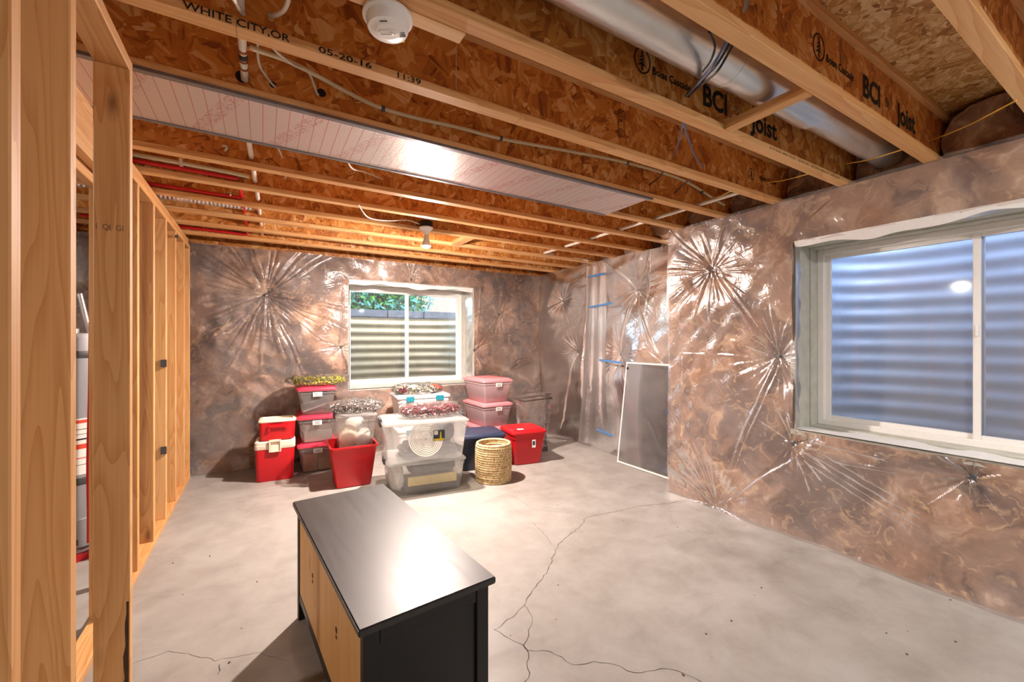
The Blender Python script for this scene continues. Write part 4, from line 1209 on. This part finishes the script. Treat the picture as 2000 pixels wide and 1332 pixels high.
# --- stack of three clear totes with red lids
def red_tote(label, loc, rz, w, d, h, body='clear_plastic', lid='red_lid', rimmat=None):
    t = thing('storage_tote', label, 'storage box', loc, rz)
    part('body', tub(w, d, h, .04, single=True), body, t, smooth=True)
    l = part('lid', lid_mesh(w, d, h + .001), lid, t, smooth=True)
    front_label(t, .085, .045, -d / 2 - .013 + .018 * 0, h - .045)
    return t
RX, RY = .487, 4.955
red_tote('clear tote with a red lid at the bottom of the stack by the coolers', (RX + .01, RY, 0), -.04, .36, .50, .275)
red_tote('clear tote with a red lid in the middle of the stack by the coolers', (RX + .008, RY - .012, .302), -.06, .36, .50, .262)
red_tote('clear tote with a red lid under the yellow garland', (RX, RY - .02, .592), -.02, .355, .50, .262)
def content(name, label, cat, mb, mat, loc, rz=0, bevel=.003, smooth=False):
    o = part(name, mb, mat, None, bevel, smooth, loc=loc, rot=(0, 0, rz))
    return tag(o, label, cat)
content('picture_frame', 'white framed print tilted inside the top red lidded tote', 'picture frame', MB().add([(-.13, -.2, .02), (.12, -.2, .10), (.12, .2, .10), (-.13, .2, .02), (-.13, -.2, .035), (.12, -.2, .115), (.12, .2, .115), (-.13, .2, .035)], [(0, 3, 2, 1), (4, 5, 6, 7), (0, 1, 5, 4), (1, 2, 6, 5), (2, 3, 7, 6), (3, 0, 4, 7)]), 'paper_white', (RX, RY - .02, .605), 0, 0)
content('picture_frame', 'grey picture frame leaning inside the top red lidded tote', 'picture frame', MB().add([(-.13, -.18, .09), (.13, -.18, .17), (.13, .18, .17), (-.13, .18, .09), (-.13, -.18, .105), (.13, -.18, .185), (.13, .18, .185), (-.13, .18, .105)], [(0, 3, 2, 1), (4, 5, 6, 7), (0, 1, 5, 4), (1, 2, 6, 5), (2, 3, 7, 6), (3, 0, 4, 7)]), 'fabric_grey', (RX, RY - .02, .605), 0, 0)
content('paper_pile', 'pile of white paper inside the middle red lidded tote', 'paper', MB().box(-.13, .13, -.2, .2, 0, .12).box(-.12, .12, -.19, .18, .121, .17), 'paper_white', (RX, RY - .01, .315), .05)
content('fabric_bundle', 'tan folded cloth inside the bottom red lidded tote', 'cloth', MB().box(-.14, -.01, -.2, .2, 0, .17), 'fabric_tan', (RX + .01, RY, .013))
content('cardboard_box', 'small cardboard box inside the bottom red lidded tote', 'box', MB().box(0.0, .13, -.2, .19, 0, .13), 'cardboard', (RX + .01, RY, .013))
# --- wreaths and garlands in bags
def blob_bag(name, label, loc, s, seed, mat='bag_film', rough=.12, n=36, m_=20, flat=True):
    rs_ = random.Random(seed)
    k = [(rs_.uniform(2, 9), rs_.uniform(1, 7), rs_.uniform(0, 6.3)) for _ in range(8)]
    mb = MB()
    rings = []
    for i in range(1, m_):
        t_ = PI * i / m_
        ring = []
        for j in range(n):
            a = 2 * PI * j / n
            q = 1 + rough * sum(math.sin(p * a + w * t_ + o_) for p, w, o_ in k) / 4 + rs_.uniform(-.03, .03)
            z = -math.cos(t_)
            z = math.copysign(abs(z) ** .7, z)
            ring.append((s[0] * q * math.sin(t_) ** .55 * math.cos(a), s[1] * q * math.sin(t_) ** .55 * math.sin(a), s[2] * (1 + z * (1 if z < 0 else q)) ))
        rings.append(ring)
    mb.loft(rings)
    zmin = min(v[2] for v in mb.v)
    mb.v = [(v[0], v[1], v[2] - zmin) for v in mb.v]
    o = part(name, mb, mat, None, smooth=False, loc=loc)
    return tag(o, label, 'plastic bag')
def garland(name, label, cat, loc, R, r, mats, n, leaf, seed, sx=1.0, sy=1.0, berries=None, arc=(0, 2 * PI)):
    t = thing(name, label, cat, loc)
    rs_ = random.Random(seed)
    for mat_, frac in mats:
        mb = MB()
        for i in range(int(n * frac)):
            a = rs_.uniform(*arc)
            b = rs_.uniform(0, 2 * PI)
            q = r * math.sqrt(rs_.random())
            p = Vector(((R + q * math.cos(b)) * math.cos(a) * sx, (R + q * math.cos(b)) * math.sin(a) * sy, r + q * math.sin(b)))
            u = Vector((rs_.gauss(0, 1), rs_.gauss(0, 1), rs_.gauss(0, 1))).normalized()
            w = u.orthogonal().normalized()
            k = leaf * rs_.uniform(.6, 1.3)
            pts = [p - u * k, p + w * k * .4, p + u * k, p - w * k * .4]
            mb.add([(v[0], v[1], max(.003, v[2])) for v in pts], [(0, 1, 2, 3)])
        part('foliage', mb, mat_, t, kind='stuff')
    if berries:
        mb = MB()
        for i in range(berries[1]):
            a = rs_.uniform(*(berries[3] if len(berries) > 3 else arc))
            b = rs_.uniform(-.3, PI + .3)
            mb.ball(((R + r * .95 * math.cos(b)) * math.cos(a) * sx, (R + r * .95 * math.cos(b)) * math.sin(a) * sy, r + r * .85 * math.sin(b)), berries[2], 6, 4)
        part('berries', mb, berries[0], t, smooth=True, kind='stuff')
    mb = MB()
    pts = [((R) * math.cos(arc[0] + (arc[1] - arc[0]) * i / 30) * sx, R * math.sin(arc[0] + (arc[1] - arc[0]) * i / 30) * sy, r) for i in range(31)]
    part('wire_ring', mb.tube(pts, .006, 6), 'bark', t, smooth=True)
    return t
z1 = .592 + .262 + .032
garland('garland', 'yellow and green leaf wreath in a clear bag on the red lidded stack', 'wreath', (RX + .03, RY - .05, z1 + .008), .18, .042, (('leaf_yellow', .7), ('leaf_olive', .3)), 1500, .016, 31, 1.15, .85)
blob_bag('plastic_bag', 'clear crinkled bag round the yellow wreath', (RX + .03, RY - .05, z1), (.31, .23, .058), 41, rough=.07)
# --- red open tub with a clear tote sitting in it
t = thing('storage_tub', 'open red plastic tub holding a clear tote', 'storage box', (.735, 4.235, 0), -.03)
part('body', tub(.40, .42, .385, .045, .004, .035, .014, step=False), 'red_plastic', t, smooth=True)
t = thing('storage_tote', 'clear tote of white pillows standing in the red tub', 'storage box', (.765, 4.255, .315), -.05)
part('body', tub(.345, .37, .345, .03, .003, .03, single=True), 'clear_plastic', t, smooth=True)
part('lid', lid_mesh(.335, .36, .346, .012, .03, .01, .002), 'clear_plastic', t, smooth=True)
for sx in (-1, 1):
    part('clip', MB().box(sx * .185 - .008, sx * .185 + .008, -.05, .05, .31, .362), 'grey_plastic', t, .003)
mb = MB().ball((-.07, -.07, .12), .10, 14, 10, (.9, .8, 1.1))
content('pillow', 'cream stuffed pillow seen through the tote in the red tub', 'pillow', mb, 'cream_plastic', (.765, 4.27, .33), 0, 0, True)
mb = MB().ball((.06, -.06, .10), .095, 14, 10, (.95, .9, .95)).ball((.02, .06, .2), .09, 14, 10, (1.2, .9, .9))
content('pillow', 'white stuffed pillow seen through the tote in the red tub', 'pillow', mb, 'pillow_white', (.765, 4.27, .33), 0, 0, True)
zt = .315 + .346 + .016
garland('wreath', 'dark brown wreath in a clear bag above the red tub', 'wreath', (.765, 4.235, zt + .008), .155, .042, (('leaf_brown', .82), ('leaf_silver', .18)), 2600, .014, 33, 1.1, .85)
blob_bag('plastic_bag', 'clear crinkled bag round the brown wreath', (.765, 4.235, zt), (.27, .21, .055), 43, rough=.07)
# --- two big clear totes in front of the window
A = math.radians(-7.6)
ca, sa = math.cos(A), math.sin(A)
fx, fy_ = .918, 3.579
def bigpos(u, v): return (fx + u * ca - v * sa, fy_ + u * sa + v * ca)
cx, cy = bigpos(.34, .25)
t = thing('storage_tote', 'large clear tote on the floor with a yellow board inside', 'storage box', (cx, cy, 0), A)
part('body', tub(.68, .50, .285, .03, .004, .05, .012, single=True), 'clear_plastic', t, smooth=True)
part('lid', lid_mesh(.66, .48, .286, .012, .05, .01, .002), 'clear_plastic', t, smooth=True)
for sx in (-1, 1): part('clip', MB().box(sx * .352 - .01, sx * .352 + .01, -.06, .06, .25, .305), 'grey_plastic', t, .003)
t = thing('storage_tote', 'large clear tote with a white coil and label under the berry garland', 'storage box', (cx - .012, cy - .02, .303), A)
part('body', tub(.73, .53, .335, .035, .004, .05, .014, single=True), 'clear_plastic', t, smooth=True)
part('lid', lid_mesh(.71, .51, .336, .014, .05, .012, .002), 'clear_plastic', t, smooth=True)
for sx in (-1, 1): part('clip', MB().box(sx * .378 - .012, sx * .378 + .012, -.07, .07, .29, .358), 'grey_plastic', t, .004)
lb = part('label', MB().box(.045, .145, -.2655, -.2645, .17, .265), 'label_dark', t, rot=(.0, 0, 0))
part('label_picture', MB().add([(.10, -.2662, .185), (.118, -.2662, .185), (.113, -.2662, .25), (.105, -.2662, .25)], [(0, 1, 2, 3)]).box(.05, .14, -.2662, -.2658, .172, .19), 'label_yellow', lb)
part('label_picture', MB().box(.05, .085, -.2662, -.2658, .225, .26), 'label_white', lb)
mb = MB()
for i in range(9): mb.torus(.02 + i * .016, .0062, 30, 6)
o = part('coiled_mat', mb, 'paper_white', None, smooth=True, loc=(cx - .03, cy - .165, .47), rot=(math.radians(68), 0, A))
tag(o, 'white coiled mat seen through the upper big clear tote', 'mat')
content('folded_fabric', 'dark grey folded cloth under the coiled mat', 'cloth', MB().box(-.2, .3, -.16, .18, 0, .055).box(-.16, .27, -.15, .16, .056, .09), 'fabric_grey', (cx - .012, cy - .01, .318), A, .012)
content('fabric_bundle', 'grey bundled cloth beside the coiled mat', 'cloth', MB().ball((.2, .0, .16), .12, 12, 8, (1, 1, .9)), 'fabric_grey', (cx - .012, cy + .02, .33), A, 0, True)
content('foam_board', 'pale yellow board inside the lower big clear tote', 'board', MB().box(-.17, .27, -.2, -.17, .06, .135), 'board_yellow', (cx, cy, .013), A)
content('folded_fabric', 'slate blue cloth at the bottom of the lower big clear tote', 'cloth', MB().box(-.2, .29, -.19, .19, 0, .055), 'fabric_grey', (cx, cy, .013), A, .01)
content('folded_fabric', 'grey cloth lying over the yellow board', 'cloth', MB().box(-.15, .27, -.16, .19, .15, .24), 'fabric_grey', (cx, cy, .013), A, .02)
blob_bag('plastic_bag', 'crumpled milky bag in the left end of the lower big tote', (cx - .25 * ca, cy - .25 * sa, .014), (.055, .17, .115), 47, 'milky_film', .12)
zb = .303 + .336 + .018
gx, gy = bigpos(.40, .20)
garland('berry_garland', 'dark red berry garland in a clear bag on the big clear tote', 'garland', (gx, gy, zb + .008), .17, .045, (('leaf_brown', .3), ('leaf_silver', .15), ('berry_dark', .55)), 1100, .016, 35, 1.25, .7, ('berry_dark', 260, .0115))
blob_bag('plastic_bag', 'clear crinkled bag round the berry garland', (gx, gy, zb), (.29, .185, .062), 49, rough=.1)
# --- white bins with teal latches behind
def teal_bin(label, loc, rz, w, d, h):
    t = thing('storage_bin', label, 'storage box', loc, rz)
    part('body', tub(w, d, h, .03, .004, .05, .012), 'white_plastic', t, smooth=True)
    part('lid', lid_mesh(w, d, h + .001, .02, .05), 'white_plastic', t, smooth=True)
    for x in (-.17, .17): part('latch', MB().box(x - .045, x + .045, -d / 2 - .026, -d / 2 - .015, h - .045, h + .012), 'teal_plastic', t, .002)
    return t
teal_bin('white bin hidden under the bin with teal latches', (1.60, 4.80, 0), -.06, .60, .42, .345)
teal_bin('white bin with two teal latches under the flower wreath', (1.60, 4.80, .372), -.06, .60, .42, .345)
zf = .372 + .345 + .028
garland('flower_wreath', 'snowy wreath with orange and burgundy flowers on the white bin', 'wreath', (1.56, 4.76, zf), .17, .048, (('leaf_silver', .5), ('leaf_olive', .3), ('leaf_brown', .2)), 1300, .02, 37, 1.25, .8, ('flower_orange', 60, .014, (-.9, .1)))
rs = random.Random(9)
mb = MB()
for i in range(50): mb.ball((-.19 + rs.gauss(0, .022), -.09 + rs.gauss(0, .02), .05 + rs.uniform(-.02, .03)), .012, 6, 4)
o = part('burgundy_flower', mb, 'berry_dark', [q for q in bpy.data.objects if q.name == 'flower_wreath'][0], smooth=True, kind='stuff')
blob_bag('plastic_bag', 'clear crinkled bag round the flower wreath', (1.56, 4.76, zf - .006), (.29, .2, .06), 51, rough=.08)
# --- pink totes on the right
PA = .03
for i, (z, lab) in enumerate(((0, 'pink tinted clear tote at the base of the pink stack'), (.296, 'pink tinted clear tote under the topmost pink tote'), (.592, 'topmost pink tinted clear tote with a pink lid'))):
    t = red_tote(lab, (2.48, 4.77, z), PA, .41, .56, .268, 'pink_plastic', 'pink_lid')
content('photo_album', 'dark curved case inside the topmost pink tote', 'case', MB().box(-.02, .15, -.2, .2, 0, .045).loft([[(-.0 + .14 * q / 8, y, .046 + .09 * math.sin(PI * q / 8) ** .6) for q in range(9)] for y in (-.19, .19)]), 'fabric_grey', (2.48, 4.77, .606), PA, 0)
content('photo_album', 'dark flat case inside the pink tote below the topmost', 'case', MB().box(-.12, .15, -.21, .2, 0, .07), 'fabric_grey', (2.48, 4.77, .31), PA)
# --- navy tote
t = thing('storage_tote', 'navy plastic tote with a navy lid behind the straw basket', 'storage box', (2.005, 4.09, 0), math.radians(-11))
part('body', tub(.50, .40, .35, .04, .004, .04, .012), 'navy_plastic', t, smooth=True)
part('lid', lid_mesh(.50, .40, .351, .024, .05, .014), 'navy_plastic', t, smooth=True)
# --- red tote with lid
t = thing('storage_tote', 'red plastic tote with a red lid and silver label', 'storage box', (2.525, 3.985, 0), math.radians(-9))
part('body', tub(.40, .38, .355, .04, .004, .04, .012), 'red_plastic', t, smooth=True)
part('lid', lid_mesh(.40, .38, .356, .024, .05, .014), 'red_plastic', t, smooth=True)
lb = part('label', MB().box(.025, .068, -.194, -.1925, .19, .275), 'label_white', t)
part('label_picture', MB().box(.032, .06, -.1946, -.194, .215, .26), 'label_dark', lb)
part('label', MB().box(-.12, -.05, -.15, -.10, .3855, .3865), 'label_white', t)
# --- clear comforter bag behind the red tote
t = thing('comforter_bag', 'empty clear zip bag with a dark band standing behind the red tote', 'bag', (2.86, 4.28, 0), math.radians(-8))
rs = random.Random(77)
mb = MB()
rings = []
for i in range(15):
    z = .70 * i / 14
    q = .80 + .20 * (i / 14)
    ring = rrect(.42 * q, .22 * q, .05, z, 7)
    ring = [(x + rs.uniform(-.008, .008) + .012 * math.sin(9 * z + x * 20), y + rs.uniform(-.008, .008) + .012 * math.sin(12 * z + y * 30), zz + (.02 * math.sin(x * 14) if i == 14 else 0)) for x, y, zz in ring]
    rings.append(ring)
rings.append([(x * .6, y * .6, .72) for x, y, z in rings[-1]])
mb.loft(rings)
part('bag_film', mb, 'crisp_film', t)
mb = MB()
ring = rrect(.43, .23, .05, .645, 7)
pts = [(x + rs.uniform(-.004, .004), y + rs.uniform(-.004, .004), z + .012 * math.sin(x * 14) + rs.uniform(-.006, .006)) for x, y, z in ring]
part('zip_band', mb.tube(pts + pts[:1], .0085, 6), 'bark', t)
# --- straw basket
t = thing('straw_basket', 'round coiled straw basket on the floor beside the red tote', 'basket', (1.935, 3.592, 0))
mb = MB()
nc = 17
for i in range(nc):
    z = .011 + i * .0216
    mb.torus(.158 + .006 * math.sin(i / nc * PI) + random.Random(i).uniform(-.002, .002), .0125, 40, 8, (0, 0, z))
o = part('coil_wall', mb, 'woven_straw', t, smooth=True)
mb = MB()
for i in range(nc - 1):
    for j in range(46):
        a = 2 * PI * (j + .5 * (i % 2)) / 46
        rr = .172 + .006 * math.sin(i / nc * PI)
        z = .011 + i * .0216
        c_, s_ = math.cos(a), math.sin(a)
        mb.add([(rr * c_ - .003 * s_, rr * s_ + .003 * c_, z - .008), (rr * c_ + .003 * s_, rr * s_ - .003 * c_, z - .008), (rr * c_ + .003 * s_ * 1.2, rr * s_ - .003 * c_ * 1.2, z + .008), (rr * c_ - .003 * s_, rr * s_ + .003 * c_, z + .008), ((rr + .004) * c_, (rr + .004) * s_, z)], [(0, 1, 4), (1, 2, 4), (2, 3, 4), (3, 0, 4)])
part('stitching', mb, 'woven_straw', t, kind='stuff')
part('base', MB().lathe([(.158, .002), (.158, .012), (.05, .013)], 36), 'woven_straw', t, smooth=True)
